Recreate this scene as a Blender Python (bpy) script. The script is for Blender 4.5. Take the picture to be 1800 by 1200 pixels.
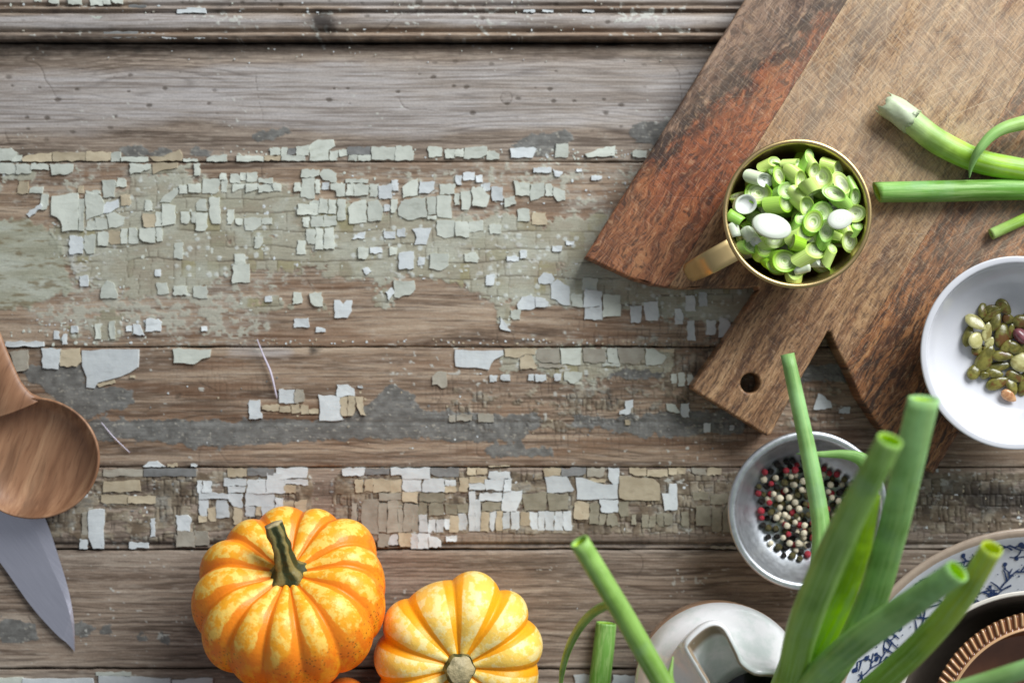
import bpy, bmesh, math, random
import numpy as np
from mathutils import Vector, Matrix, noise as mnoise

for o in list(bpy.data.objects):
    bpy.data.objects.remove(o)
scene = bpy.context.scene
COL = scene.collection

# ------------------------------------------------------------------ camera, light, exposure
H = 0.78                      # camera height over the table top, metres
S = 0.56 / 1800               # metres per photograph pixel on the table top
cam_d = bpy.data.cameras.new('camera')
cam = bpy.data.objects.new('camera', cam_d); COL.objects.link(cam)
cam.location = (0, 0, H)
cam_d.sensor_width = 36.0; cam_d.lens = 36.0 * H / 0.56
cam_d.clip_start = 0.02; cam_d.clip_end = 50
cam_d.dof.use_dof = True
cam_d.dof.focus_distance = H - 0.05
cam_d.dof.aperture_fstop = 4.0
scene.camera = cam

world = bpy.data.worlds.new('World'); scene.world = world
world.use_nodes = True
bg = world.node_tree.nodes['Background']
bg.inputs[0].default_value = (0.86, 0.92, 1.0, 1); bg.inputs[1].default_value = 0.27

def area(name, loc, target, size, power, colr):
    d = bpy.data.lights.new(name, 'AREA'); d.shape = 'RECTANGLE'
    d.size, d.size_y = size; d.energy = power; d.color = colr
    o = bpy.data.objects.new(name, d); COL.objects.link(o)
    o.location = loc
    o.rotation_euler = (Vector(target) - Vector(loc)).to_track_quat('-Z', 'Y').to_euler()
    return o
area('window_light', (1.05, 1.2, 0.95), (0.0, 0.0, 0.0), (1.15, 1.0), 62.0, (0.95, 0.98, 1.0))

scene.view_settings.view_transform = 'Standard'
scene.view_settings.look = 'None'
scene.view_settings.exposure = 0.0
scene.view_settings.gamma = 1.0
scene.view_settings.use_curve_mapping = False

# ------------------------------------------------------------------ helpers
rnd = random.Random(7)
def W(px, py, z=0.0):
    k = S * (H - z) / H
    return Vector(((px - 900) * k, (600 - py) * k, z))
def RP(r, z=0.0):
    return r * S * (H - z) / H
def lin(c):
    c = c / 255.0
    return c / 12.92 if c <= 0.04045 else ((c + 0.055) / 1.055) ** 2.4
def C(r, g, b):
    return (lin(r), lin(g), lin(b), 1.0)
def put(name, me, parent=None):
    o = bpy.data.objects.new(name, me); COL.objects.link(o)
    if parent is not None: o.parent = parent
    return o
def tag(o, label, cat, group=None):
    o['label'] = label; o['category'] = cat
    if group: o['group'] = group
    return o
def thing(name, label, cat, loc=(0, 0, 0), group=None):
    o = bpy.data.objects.new(name, None); COL.objects.link(o); o.location = loc
    o.empty_display_size = 0.02
    return tag(o, label, cat, group)
def mk(name, verts, faces, mats, smooth=True, idx=None, attrs=None):
    me = bpy.data.meshes.new(name)
    me.from_pydata([tuple(v) for v in verts], [], faces)
    for m in (mats if isinstance(mats, (list, tuple)) else [mats]): me.materials.append(m)
    if idx is not None: me.polygons.foreach_set('material_index', idx)
    me.polygons.foreach_set('use_smooth', [smooth] * len(me.polygons))
    for k, v in (attrs or {}).items():
        a = me.attributes.new(k, 'FLOAT', 'POINT'); a.data.foreach_set('value', [float(q) for q in v])
    me.update()
    return me

class NT:
    """small node builder"""
    def __init__(s, name):
        s.m = bpy.data.materials.new(name); s.m.use_nodes = True
        s.t = s.m.node_tree; s.t.nodes.clear()
        s.out = s.t.nodes.new('ShaderNodeOutputMaterial')
        s.tc = None
    def set(s, sock, v):
        if isinstance(v, bpy.types.NodeSocket): s.t.links.new(v, sock)
        elif v is not None: sock.default_value = v
    def n(s, ty, ins=None, **pr):
        nd = s.t.nodes.new(ty)
        for k, v in pr.items(): setattr(nd, k, v)
        for k, v in (ins or {}).items(): s.set(nd.inputs[k], v)
        return nd
    def obj(s):
        if s.tc is None: s.tc = s.n('ShaderNodeTexCoord')
        return s.tc.outputs['Object']
    def attr(s, nm, out='Fac'):
        return s.n('ShaderNodeAttribute', attribute_name=nm).outputs[out]
    def map(s, v, scale=(1, 1, 1), rot=(0, 0, 0), loc=(0, 0, 0)):
        return s.n('ShaderNodeMapping', {'Vector': v, 'Scale': scale, 'Rotation': rot, 'Location': loc}).outputs[0]
    def noise(s, v, scale, detail=4, rough=0.55, dist=0.0, out='Fac'):
        return s.n('ShaderNodeTexNoise', {'Vector': v, 'Scale': scale, 'Detail': detail, 'Roughness': rough, 'Distortion': dist}).outputs[out]
    def vor(s, v, scale, feature='F1', rand=1.0, out='Distance'):
        return s.n('ShaderNodeTexVoronoi', {'Vector': v, 'Scale': scale, 'Randomness': rand}, feature=feature).outputs[out]
    def m2(s, op, a, b=None, c=None, clamp=False):
        nd = s.n('ShaderNodeMath', operation=op, use_clamp=clamp)
        s.set(nd.inputs[0], a)
        if b is not None: s.set(nd.inputs[1], b)
        if c is not None: s.set(nd.inputs[2], c)
        return nd.outputs[0]
    def step(s, v, lo, hi):
        return s.n('ShaderNodeMapRange', {'Value': v, 'From Min': lo, 'From Max': hi, 'To Min': 0.0, 'To Max': 1.0}, interpolation_type='SMOOTHSTEP').outputs[0]
    def mix(s, f, a, b, blend='MIX'):
        nd = s.n('ShaderNodeMix', data_type='RGBA', blend_type=blend)
        s.set(nd.inputs[0], f); s.set(nd.inputs[6], a); s.set(nd.inputs[7], b)
        return nd.outputs[2]
    def ramp(s, f, stops):
        nd = s.n('ShaderNodeValToRGB'); s.set(nd.inputs[0], f)
        e = nd.color_ramp.elements
        e[0].position, e[0].color = stops[0]; e[1].position, e[1].color = stops[-1]
        for p, c in stops[1:-1]:
            q = e.new(p); q.color = c
        return nd.outputs[0]
    def sep(s, v):
        return s.n('ShaderNodeSeparateXYZ', {'Vector': v}).outputs
    def comb(s, x, y, z):
        return s.n('ShaderNodeCombineXYZ', {'X': x, 'Y': y, 'Z': z}).outputs[0]
    def vadd(s, a, b):
        nd = s.n('ShaderNodeVectorMath', operation='ADD'); s.set(nd.inputs[0], a); s.set(nd.inputs[1], b); return nd.outputs[0]
    def vscale(s, a, f):
        nd = s.n('ShaderNodeVectorMath', operation='SCALE'); s.set(nd.inputs[0], a); s.set(nd.inputs['Scale'], f); return nd.outputs[0]
    def bump(s, h, strength=0.5, dist=0.001):
        return s.n('ShaderNodeBump', {'Height': h, 'Strength': strength, 'Distance': dist}).outputs[0]
    def rand(s):
        return s.n('ShaderNodeObjectInfo').outputs['Random']
    def bsdf(s, color, rough=0.5, metal=0.0, normal=None, spec=0.5, trans=None, coat=0.0, sss=0.0):
        b = s.n('ShaderNodeBsdfPrincipled', {'Base Color': color, 'Roughness': rough, 'Metallic': metal, 'Specular IOR Level': spec, 'Coat Weight': coat})
        if normal is not None: s.set(b.inputs['Normal'], normal)
        if sss:
            b.inputs['Subsurface Weight'].default_value = sss
            b.inputs['Subsurface Radius'].default_value = (1.0, 0.6, 0.3)
            b.inputs['Subsurface Scale'].default_value = 0.003
        o = b.outputs[0]
        if trans is not None:
            t = s.n('ShaderNodeBsdfTranslucent', {'Color': color}).outputs[0]
            mx = s.n('ShaderNodeMixShader'); s.set(mx.inputs[0], trans)
            s.t.links.new(o, mx.inputs[1]); s.t.links.new(t, mx.inputs[2]); o = mx.outputs[0]
        s.t.links.new(o, s.out.inputs[0])
        return s.m

def catmull(pts, n):
    P = [np.array(p, float) for p in pts]
    P = [2 * P[0] - P[1]] + P + [2 * P[-1] - P[-2]]
    out = []
    segs = len(P) - 3
    for i in range(n):
        t = i / (n - 1) * segs; k = min(int(t), segs - 1); f = t - k
        a, b, c, d = P[k:k + 4]
        out.append(0.5 * ((2 * b) + (c - a) * f + (2 * a - 5 * b + 4 * c - d) * f * f + (3 * b - a - 3 * c + d) * f ** 3))
    return out
def sweep(pts, radii, n=44, seg=16, flat=1.0, ridge=0.0, nridge=6, hollow=0.0, wall=0.25, pinch=0.0, up=Vector((0, 0, 1)), tilt_end=0.0):
    """tube along world points; hollow = depth in metres of the open end; returns verts, faces, t"""
    path = [Vector(p) for p in catmull(pts, n)]
    ri = np.interp(np.linspace(0, 1, n), np.linspace(0, 1, len(radii)), radii)
    V, F, T = [], [], []
    def ring(c, d, r, t, phase=0.0):
        side = d.cross(up)
        if side.length < 1e-4: side = Vector((1, 0, 0))
        side.normalize(); u2 = side.cross(d).normalized()
        base = len(V)
        for k in range(seg):
            a = 2 * math.pi * k / seg
            rr = r * (1 + ridge * math.cos(nridge * a))
            off = tilt_end * math.cos(a) * r if t > 0.999 else 0.0
            V.append(c + side * (math.cos(a) * rr) + u2 * (math.sin(a) * rr * flat) + d * off); T.append(t)
        return base
    def bridge(a, b):
        for k in range(seg):
            q = (k + 1) % seg
            F.append((a + k, a + q, b + q, b + k))
    prev = None
    for i in range(n):
        d = (path[min(i + 1, n - 1)] - path[max(i - 1, 0)]).normalized()
        b = ring(path[i], d, max(ri[i], 1e-5), i / (n - 1))
        if prev is not None: bridge(prev, b)
        else:
            c = len(V); V.append(path[0]); T.append(0.0)
            for k in range(seg): F.append((c, b + (k + 1) % seg, b + k))
        prev = b
    if hollow > 0:
        d = (path[-1] - path[-2]).normalized()
        b = ring(path[-1], d, ri[-1] * (1 - wall), 1.0); bridge(prev, b)
        acc, i = 0.0, n - 1
        while i > 0 and acc < hollow:
            acc += (path[i] - path[i - 1]).length; i -= 1
            dd = (path[i + 1] - path[i]).normalized()
            b2 = ring(path[i], dd, ri[i] * (1 - wall), 1.2); bridge(b, b2); b = b2
        c = len(V); V.append(path[i]); T.append(1.2)
        for k in range(seg): F.append((c, b + k, b + (k + 1) % seg))
    else:
        c = len(V); V.append(path[-1]); T.append(1.0)
        for k in range(seg): F.append((c, prev + k, prev + (k + 1) % seg))
    return V, F, T
def lathe(prof, n=96, wob=None):
    V, F = [], []
    for i, (r, z) in enumerate(prof):
        for k in range(n):
            a = 2 * math.pi * k / n
            rr, zz = (r, z) if wob is None else wob(r, z, a, i)
            V.append((rr * math.cos(a), rr * math.sin(a), zz))
    for i in range(len(prof) - 1):
        for k in range(n):
            q = (k + 1) % n
            F.append((i * n + k, i * n + q, (i + 1) * n + q, (i + 1) * n + k))
    F.append(tuple(range(n - 1, -1, -1)))
    m = (len(prof) - 1) * n
    F.append(tuple(range(m, m + n)))
    return V, F
def smooth_prof(pts, n):
    return [tuple(p) for p in catmull(pts, n)]
# ------------------------------------------------------------------ table boards
# plank rows in photograph pixels: (y0, y1, z, warm, lines, crackle)
PLANKS = [(-470, -262, 0.002), (-259, -62, 0.0), (-59, 72, 0.0038), (75, 284.7, 0.0), (285.4, 609.0, 0.0005), (610.2, 820.4, 0.0),
          (821.6, 964.5, -0.0005), (967, 1173.5, 0.0), (1176, 1370, -0.0006), (1373, 1560, 0.0)]
X0, X1 = -640, 2440
GC = 4
gx = np.arange(X0, X1 + 1, GC); gy = np.arange(-480, 1580, GC)
GX, GY = np.meshgrid(gx, gy)
def poly_mask(poly):
    m = np.zeros(GX.shape, bool); n = len(poly)
    for i in range(n):
        x1, y1 = poly[i]; x2, y2 = poly[(i + 1) % n]
        if y1 == y2: continue
        c = ((GY < y1) != (GY < y2)) & (GX < (x2 - x1) * (GY - y1) / (y2 - y1) + x1)
        m ^= c
    return m.astype(float)
def blur(a, k):
    for ax in (0, 1):
        p = np.pad(a, [(k, k) if i == ax else (0, 0) for i in (0, 1)], mode='edge')
        c = np.cumsum(p, axis=ax); c = np.concatenate([np.zeros_like(np.take(c, [0], ax)), c], axis=ax)
        a = (np.take(c, range(2 * k + 1, c.shape[ax]), ax) - np.take(c, range(0, c.shape[ax] - 2 * k - 1), ax)) / (2 * k + 1)
    return a
def layer(polys, k=4):
    m = np.zeros(GX.shape)
    for p in polys: m = np.maximum(m, poly_mask(p))
    return blur(blur(m, k), k)
def rc(a, b, c, d): return [(a, b), (c, b), (c, d), (a, d)]
sage = layer([[(85, 400), (150, 365), (230, 325), (330, 315), (480, 330), (560, 350), (700, 375), (800, 385), (900, 375), (1000, 385), (1100, 380), (1300, 390), (1500, 400), (1500, 560), (1250, 565), (1150, 553), (1090, 535), (1040, 520), (980, 538), (880, 530), (800, 496), (740, 486), (640, 490), (500, 468), (420, 480), (330, 512), (230, 525), (150, 505), (110, 460)],
              rc(175, 545, 215, 600), rc(110, 575, 135, 604), rc(420, 528, 520, 545), rc(565, 512, 580, 545), [(655, 500), (690, 500), (692, 535), (670, 540), (655, 525)],
              [(868, 545), (900, 540), (890, 580), (878, 560)], rc(0, 287, 60, 318), rc(230, 285, 330, 330),
              rc(880, 615, 1180, 650), rc(970, 640, 1080, 665)], 2)
sage_soft = blur(np.maximum(sage, 0.9 * layer([rc(60, 500, 480, 604), rc(0, 287, 260, 330), rc(600, 290, 1400, 345)], 4)), 9)
sage_l = layer([[(-300, 395), (60, 388), (112, 425), (122, 480), (128, 515), (70, 532), (0, 545), (-300, 560)]], 3)
grey = layer([[(30, 645), (95, 636), (150, 640), (150, 680), (240, 682), (238, 712), (150, 735), (90, 700)],
              [(130, 742), (300, 735), (420, 738), (600, 738), (640, 718), (692, 674), (722, 688), (745, 722), (800, 728), (955, 726), (955, 745), (920, 768), (820, 775), (640, 768), (560, 775), (440, 782), (330, 785), (250, 770), (120, 775)],
              [(1008, 724), (1060, 735), (1200, 720), (1300, 715), (1310, 760), (1130, 770), (1050, 750), (1010, 748)],
              [(850, 786), (980, 783), (978, 800), (850, 803)], rc(1020, 642, 1165, 666),
              [(425, 236), (500, 221), (525, 232), (470, 246), (430, 252)], [(868, 252), (955, 234), (1005, 230), (1010, 242), (975, 266), (940, 276), (900, 260)],
              [(1098, 218), (1180, 216), (1190, 250), (1112, 252)], [(208, 259), (330, 262), (302, 276), (214, 277)], rc(606, 256, 655, 272), rc(330, 262, 400, 275),
              rc(0, 1088, 35, 1130), rc(36, 1095, 68, 1125), rc(120, 1095, 165, 1120), rc(175, 1090, 200, 1118), rc(280, 1110, 300, 1138), rc(240, 1105, 260, 1125),
              rc(1350, 640, 1500, 670)], 2)
wash = np.maximum(layer([[(-640, 122), (120, 122), (300, 118), (460, 113), (1400, 104), (2400, 100), (2400, 240), (1200, 232), (1000, 226), (700, 240), (430, 225), (330, 205), (150, 240), (-640, 245)]], 3),
                  0.95 * layer([rc(-640, 26, 2400, 56), rc(250, -12, 2400, 14), rc(-640, -10, 200, 8), rc(400, 612, 520, 628), rc(-640, 286, 2400, 292), rc(-640, -250, 2400, -70), rc(20, 598, 90, 608)], 2))
crack = np.maximum(layer([rc(-640, 822, 560, 958), rc(580, 822, 2400, 945)], 3), 0.75 * layer([rc(760, 640, 1500, 790), rc(1000, 560, 1700, 760), rc(300, 660, 560, 690)], 6))
warm = np.clip(layer([rc(-640, 287, 2400, 820), rc(-640, 14, 2400, 26), rc(200, 56, 2400, 72), rc(200, 28, 330, 72)], 3) + 0.25 * layer([rc(-640, 966, 2400, 1174)], 3), 0, 1)
dark = np.maximum.reduce([0.85 * layer([rc(-640, 72, 2400, 80)], 1), 0.72 * layer([rc(-640, 80, 520, 98)], 3), 0.36 * layer([rc(500, 80, 2400, 104)], 3), 0.7 * layer([rc(-640, 9, 230, 24), rc(365, 8, 410, 28), rc(-640, 56, 245, 66)], 2),  # strips just below the rail carry the groove's shade, painted into the colour
                          layer([[(535, 30), (560, 22), (600, 35), (600, 62), (560, 60)]], 3), 0.8 * layer([[(540, 612), (580, 612), (560, 620), (542, 628)]], 1), 0.75 * layer([rc(180, 850, 350, 870), rc(210, 945, 330, 960), rc(370, 935, 430, 962), rc(1200, 835, 1320, 845), [(1650, 858), (1700, 842), (1790, 850), (1900, 846), (1900, 900), (1780, 908), (1690, 896)], [(1555, 826), (1700, 830), (1700, 842), (1560, 845)]], 3),
                          0.7 * layer([rc(1068, 678, 1078, 724)], 1), 0.5 * layer([rc(-640, 948, 2400, 966)], 1)])  # last strip paints in the shadow line along the board's lower edge
lines = np.maximum(layer([rc(-640, 100, 2400, 283), rc(-640, 968, 2400, 1173), rc(-640, 700, 2400, 820), rc(600, 540, 1400, 606)], 4), 0.3)
def samp(m, X, Y):
    fx = np.clip((X - gx[0]) / GC, 0, len(gx) - 1.001); fy = np.clip((Y - gy[0]) / GC, 0, len(gy) - 1.001)
    ix = fx.astype(int); iy = fy.astype(int); a = fx - ix; b = fy - iy
    return m[iy, ix] * (1 - a) * (1 - b) + m[iy, ix + 1] * a * (1 - b) + m[iy + 1, ix] * (1 - a) * b + m[iy + 1, ix + 1] * a * b

# ---- numpy noise, in photograph pixels
_rs = np.random.RandomState(3)
_tab = _rs.rand(65536)
def h2(ix, iy, seed=0):
    k = (ix.astype(np.int64) * 73856093) ^ (iy.astype(np.int64) * 19349663) ^ (seed * 83492791)
    k = (k ^ (k >> 13)) * 1274126177
    return _tab[(k ^ (k >> 16)) & 65535]
def vn(x, y, seed=0):
    ix = np.floor(x); iy = np.floor(y); fx = x - ix; fy = y - iy
    fx = fx * fx * (3 - 2 * fx); fy = fy * fy * (3 - 2 * fy)
    a = h2(ix, iy, seed); b = h2(ix + 1, iy, seed); c = h2(ix, iy + 1, seed); d = h2(ix + 1, iy + 1, seed)
    return (a * (1 - fx) + b * fx) * (1 - fy) + (c * (1 - fx) + d * fx) * fy
def fbm(x, y, octv=4, rough=0.55, seed=0):
    s = 0.0; w = 1.0; tot = 0.0
    for k in range(octv):
        s = s + w * vn(x * 2 ** k + 17.3 * k, y * 2 ** k - 9.1 * k, seed + k); tot += w; w *= rough
    return s / tot
def ss(v, lo, hi):
    t = np.clip((v - lo) / (hi - lo), 0, 1); return t * t * (3 - 2 * t)
def L3(*c): return np.array([lin(c[0]), lin(c[1]), lin(c[2])])
def mixc(col, f, c): return col + (np.asarray(c) - col) * np.asarray(f)[..., None]
def rampc(v, stops):
    p = [q[0] for q in stops]; cs = np.array([L3(*q[1]) for q in stops])
    return np.stack([np.interp(v, p, cs[:, k]) for k in range(3)], -1)
def crackle(x, y, hb, wb, seed):
    """paint that splits along and across the grain: distance to the nearest split in px, cell hash, visibility"""
    yy = y + (fbm(x / 90, y / 60, 2, seed=seed) - 0.5) * 16 + (fbm(x / 14, y / 14, 2, seed=seed + 5) - 0.5) * 3
    band = np.floor(yy / hb); fy = yy - band * hb
    j0 = (h2(band, band * 0, seed) - 0.5) * hb * 0.5; j1 = (h2(band + 1, band * 0, seed) - 0.5) * hb * 0.5
    low = fy < j0; band = np.where(low, band - 1, band); 
    up = fy > hb + j1; band = np.where(up, band + 1, band)
    fy = yy - band * hb
    j0 = (h2(band, band * 0, seed) - 0.5) * hb * 0.5; j1 = (h2(band + 1, band * 0, seed) - 0.5) * hb * 0.5
    dy = np.minimum(np.abs(fy - j0), np.abs(hb + j1 - fy))
    w = wb * (0.6 + 0.9 * h2(band, band * 0 + 3, seed))
    xx = x + (fbm(x / 16 + band * 7, y / 12, 2, seed=seed + 9) - 0.5) * 5 + 999 * h2(band, band * 0 + 1, seed)
    ce = np.floor(xx / w); fx = xx - ce * w
    i0 = (h2(ce, band, seed + 1) - 0.5) * w * 0.7; i1 = (h2(ce + 1, band, seed + 1) - 0.5) * w * 0.7
    lo = fx < i0; hi = fx > w + i1
    ce = np.where(lo, ce - 1, np.where(hi, ce + 1, ce)); fx = xx - ce * w
    i0 = (h2(ce, band, seed + 1) - 0.5) * w * 0.7; i1 = (h2(ce + 1, band, seed + 1) - 0.5) * w * 0.7
    dx = np.minimum(np.abs(fx - i0), np.abs(w + i1 - fx))
    return dx, dy, h2(ce, band, seed + 2)

def surface(X, Y, pi):
    """colour and height of the weathered boards at photograph pixel X, Y"""
    wob = (fbm(X / 620, Y / 130, 3, seed=11 + pi) - 0.5) * (40 if pi == 4 else 16)
    Yw = Y + wob
    streak = 0.55 * fbm(X / 520, Yw / 17, 5, 0.62, seed=20 + pi * 3) + 0.45 * fbm(X / 240, Yw / 5.5, 3, 0.6, seed=26 + pi * 3)
    fine = fbm(X / 120, Yw / 3.0, 3, 0.65, seed=40 + pi)
    fib = fbm(X / 24, Yw / 2.2, 2, 0.6, seed=43 + pi)
    big = fbm(X / 260, Y / 75, 4, 0.6, seed=60)
    ph = Yw / 10.6 + (fbm(X / 300, Y / 34, 2, seed=70 + pi) - 0.5) * 5
    ring = (0.5 + 0.5 * np.sin(2 * np.pi * ph)) ** 7
    ln = ring * samp(lines, X, Y) * ss(fbm(X / 220, Y / 40, 3, seed=75), 0.3, 0.6)
    g = lambda m: samp(m, X, Y)
    wm = np.clip(g(warm) - 0.35 + 0.7 * big, 0, 1)
    brown = rampc(streak, [(0.24, (92, 74, 60)), (0.40, (134, 112, 93)), (0.53, (162, 139, 117)), (0.68, (188, 168, 146))])
    drab = rampc(streak, [(0.22, (96, 86, 76)), (0.42, (134, 119, 106)), (0.56, (156, 141, 127)), (0.74, (182, 169, 155))])
    col = drab + (brown - drab) * wm[..., None]
    col = mixc(col, 0.60 * ss(fine, 0.5, 0.74), L3(70, 56, 47))
    col = mixc(col, 0.30 * ss(fib, 0.5, 0.8), L3(202, 188, 172))
    red = ss(fbm(X / 180, Yw / 22, 3, seed=81), 0.57, 0.70) * g(warm)
    col = mixc(col, 0.34 * red, L3(126, 88, 60))
    col = mixc(col, 0.72 * ln, L3(72, 57, 47))
    hgt = 0.10 * (streak - 0.5) + 0.12 * (fine - 0.5) - 0.10 * ln
    # silvered, washed wood
    wf = ss(g(wash) + (fbm(X / 150, Y / 24, 4, 0.6, seed=90) - 0.5) * 0.9, 0.25, 0.95)
    wc = rampc(fine, [(0.3, (194, 190, 190)), (0.5, (180, 174, 171)), (0.7, (150, 141, 135))])
    wc = mixc(wc, 0.38 * ln, L3(104, 94, 86))
    wc = mixc(wc, 0.35 * ss(big, 0.5, 0.7), L3(160, 146, 132))
    col = mixc(col, 0.74 * wf, wc)
    # nail and worm marks, hairline splits
    n1 = fbm(X / 24, Y / 22, 4, 0.62, seed=100) - 0.5
    n2 = fbm(X / 9, Y / 6, 3, 0.6, seed=105) - 0.5
    rag = n1 * 1.15 + n2 * 0.55
    cx = np.floor(X / 30); cy = np.floor(Y / 24)
    hv = h2(cx, cy, 7); px_ = (cx + 0.2 + 0.6 * h2(cx, cy, 8)) * 30; py_ = (cy + 0.2 + 0.6 * h2(cx, cy, 9)) * 24
    rad = np.hypot((X - px_) / 1.6, Y - py_) + n2 * 2.5
    pit = np.where(hv > 0.66, 1 - ss(rad, 0.6 + 2.2 * (hv - 0.66) * 3, 1.6 + 3.2 * (hv - 0.66) * 3), 0) * ss(vn(X / 150, Y / 90, 12), 0.35, 0.6)
    pit = pit * (0.35 + 0.65 * g(wash))
    col = mixc(col, 0.72 * pit, L3(70, 58, 46)); hgt = hgt - 0.18 * pit
    hair = 1 - ss(np.abs(fbm(X / 130, Y / 130, 3, seed=111) - 0.5), 0.0015, 0.006)
    hair = hair * ss(vn(X / 60, Y / 50, 113), 0.62, 0.75)
    col = mixc(col, 0.55 * hair, L3(74, 62, 52)); hgt = hgt - 0.12 * hair
    # cross cracks left in the bare wood where paint split
    cm = g(crack)
    dx, dy, ch = crackle(X, Y, 27.0, 12.0, 200)
    vis = ss(fbm(X / 30, Y / 22, 3, seed=205), 0.36, 0.62)
    cr = (1 - ss(np.minimum(dx, dy * 1.3), 0.3, 1.7)) * vis
    col = mixc(col, 0.68 * cr * cm, L3(56, 43, 35)); hgt = hgt - 0.25 * cr * cm
    # layered, dirty paint of the heavily cracked board
    hvy = ss(cm * ss(cm, 0.55, 0.9) + rag * 0.8, 0.45, 0.52)
    hvy = hvy * ss(fbm(X / 30, Y / 14, 3, 0.6, seed=210), 0.36, 0.44) * ss(cm, 0.1, 0.8)
    pc = rampc(0.35 * ch + 0.75 * fbm(X / 26, Y / 13, 4, 0.6, seed=212) - 0.05, [(0.15, (78, 68, 58)), (0.32, (112, 100, 84)), (0.45, (150, 138, 118)), (0.58, (168, 158, 140)), (0.7, (134, 130, 120)), (0.85, (178, 174, 162))])
    pc = mixc(pc, 0.8 * ss(fbm(X / 20, Y / 16, 4, 0.7, seed=215), 0.48, 0.64), L3(112, 96, 78))
    pc = mixc(pc, 0.85 * cr, L3(60, 46, 36))
    col = mixc(col, 0.95 * hvy, pc); hgt = hgt + hvy * (0.30 + 0.25 * ch) * (1 - cr)
    # grey undercoat
    gf = ss(g(grey) + rag * 0.75, 0.47, 0.54)
    gc = rampc(fbm(X / 12, Y / 9, 4, seed=220), [(0.3, (104, 102, 98)), (0.7, (130, 129, 125))])
    gc = mixc(gc, ss(fbm(X / 7, Y / 4, 3, seed=225), 0.70, 0.77), L3(160, 156, 146))
    col = mixc(col, gf, gc); hgt = hgt + 0.16 * gf
    # sage coat with fine splits
    sf = ss(g(sage) + rag * 1.45 + 0.04, 0.47, 0.53) * ss(g(sage), 0.02, 0.14)
    dx, dy, ch = crackle(X, Y, 27.0, 26.0, 300)
    vis = ss(vn(X / 40, Y / 30, 305), 0.3, 0.62)
    cr = np.maximum((1 - ss(dx, 0.3, 1.3)) * vis * 0.75, (1 - ss(dy, 0.4, 1.7)) * ss(vn(X / 70, Y / 20, 306), 0.2, 0.5))
    sc = rampc(ch, [(0, (154, 149, 126)), (0.12, (166, 161, 141)), (0.6, (176, 173, 155)), (0.86, (170, 168, 150)), (0.93, (158, 151, 118)), (1, (162, 155, 124))])
    sc = mixc(sc, 0.5 * ss(fbm(X / 34, Y / 12, 4, seed=310), 0.45, 0.72), L3(158, 146, 128))
    sc = mixc(sc, 0.55 * ss(fbm(X / 60, Y / 40, 4, seed=314), 0.48, 0.66), L3(188, 190, 176))
    sc = mixc(sc, 0.75 * cr, L3(98, 86, 70))
    cx = np.floor(X / 17); cy = np.floor(Y / 17)
    hv = h2(cx, cy, 17); rad = np.hypot(X - (cx + 0.25 + 0.5 * h2(cx, cy, 18)) * 17, Y - (cy + 0.25 + 0.5 * h2(cx, cy, 19)) * 17) + n2 * 5
    sp = np.where(hv > 0.62, 1 - ss(rad, 2.0 + 5 * (hv - 0.62), 2.8 + 6 * (hv - 0.62)), 0) * ss(vn(X / 90, Y / 60, 21), 0.3, 0.5)
    sc = mixc(sc, 0.9 * sp, L3(206, 210, 203))
    col = mixc(col, sf, sc); hgt = hgt + sf * (0.26 - 0.26 * cr + 0.12 * sp)
    # ghost of a thinner coat round the sage field
    near = np.maximum(g(sage_soft), 0)
    gh = ss(near + rag * 1.1, 0.35, 0.6) * (1 - sf) * ss(fib, 0.3, 0.55)
    col = mixc(col, 0.38 * gh, L3(186, 182, 172))
    sc2 = ss(near + n1 * 1.3 + n2 * 1.5, 0.80, 0.86) * (1 - sf) * ss(near, 0.1, 0.3)
    col = mixc(col, 0.85 * sc2, L3(184, 183, 168)); hgt = hgt + 0.15 * sc2
    lf = ss(g(sage_l) + rag * 0.7, 0.40, 0.58)
    lc = rampc(fbm(X / 70, Y / 20, 5, seed=330), [(0.3, (160, 160, 140)), (0.5, (176, 178, 160)), (0.7, (190, 194, 180))])
    lc = mixc(lc, 0.75 * ss(fbm(X / 40, Y / 9, 4, 0.65, seed=335), 0.58, 0.70), L3(126, 112, 82))
    col = mixc(col, 0.93 * lf, lc); hgt = hgt + 0.2 * lf
    # pale crumbs of paint
    crm = np.maximum(g(sage), 0.7 * cm) * 0.30 + 0.75 * (1 - ss(np.abs(Y - 34), 24, 44)) * (vn(X / 50, Y / 14, 348)) - 0.12 * g(grey)
    cb = ss(fbm(X / 8, Y / 6.5, 3, 0.55, seed=340) + (vn(X / 70, Y / 40, 345) - 0.5) * 0.35 + (crm - 0.25) * 0.35, 0.775, 0.81)
    col = mixc(col, 0.85 * cb, L3(198, 198, 190)); hgt = hgt + 0.12 * cb
    dk = ss(g(dark) + rag * 0.5, 0.15, 0.85) * 0.86
    col = mixc(col, dk, L3(44, 38, 34))
    col = col * np.array([0.84, 0.835, 0.825])
    return np.clip(col, 0, 1), hgt * 0.001

def board_mat():
    t = NT('weathered painted board'); co = t.obj()
    n = t.noise(t.map(co, (110, 1500, 1)), 1.0, 3, 0.65)
    nn = t.noise(t.map(co, (900, 900, 1)), 1.0, 2, 0.6)
    f = t.m2('ADD', t.m2('MULTIPLY', n, 0.75), t.m2('MULTIPLY_ADD', nn, 0.55, 0.36))
    col = t.mix(f, (0, 0, 0, 1), t.attr('board_colour', 'Color'))
    col.node.clamp_factor = False
    return t.bsdf(col, 0.6, normal=t.bump(n, 0.35, 0.00025), spec=0.3)
M_PLANK = board_mat()

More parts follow.
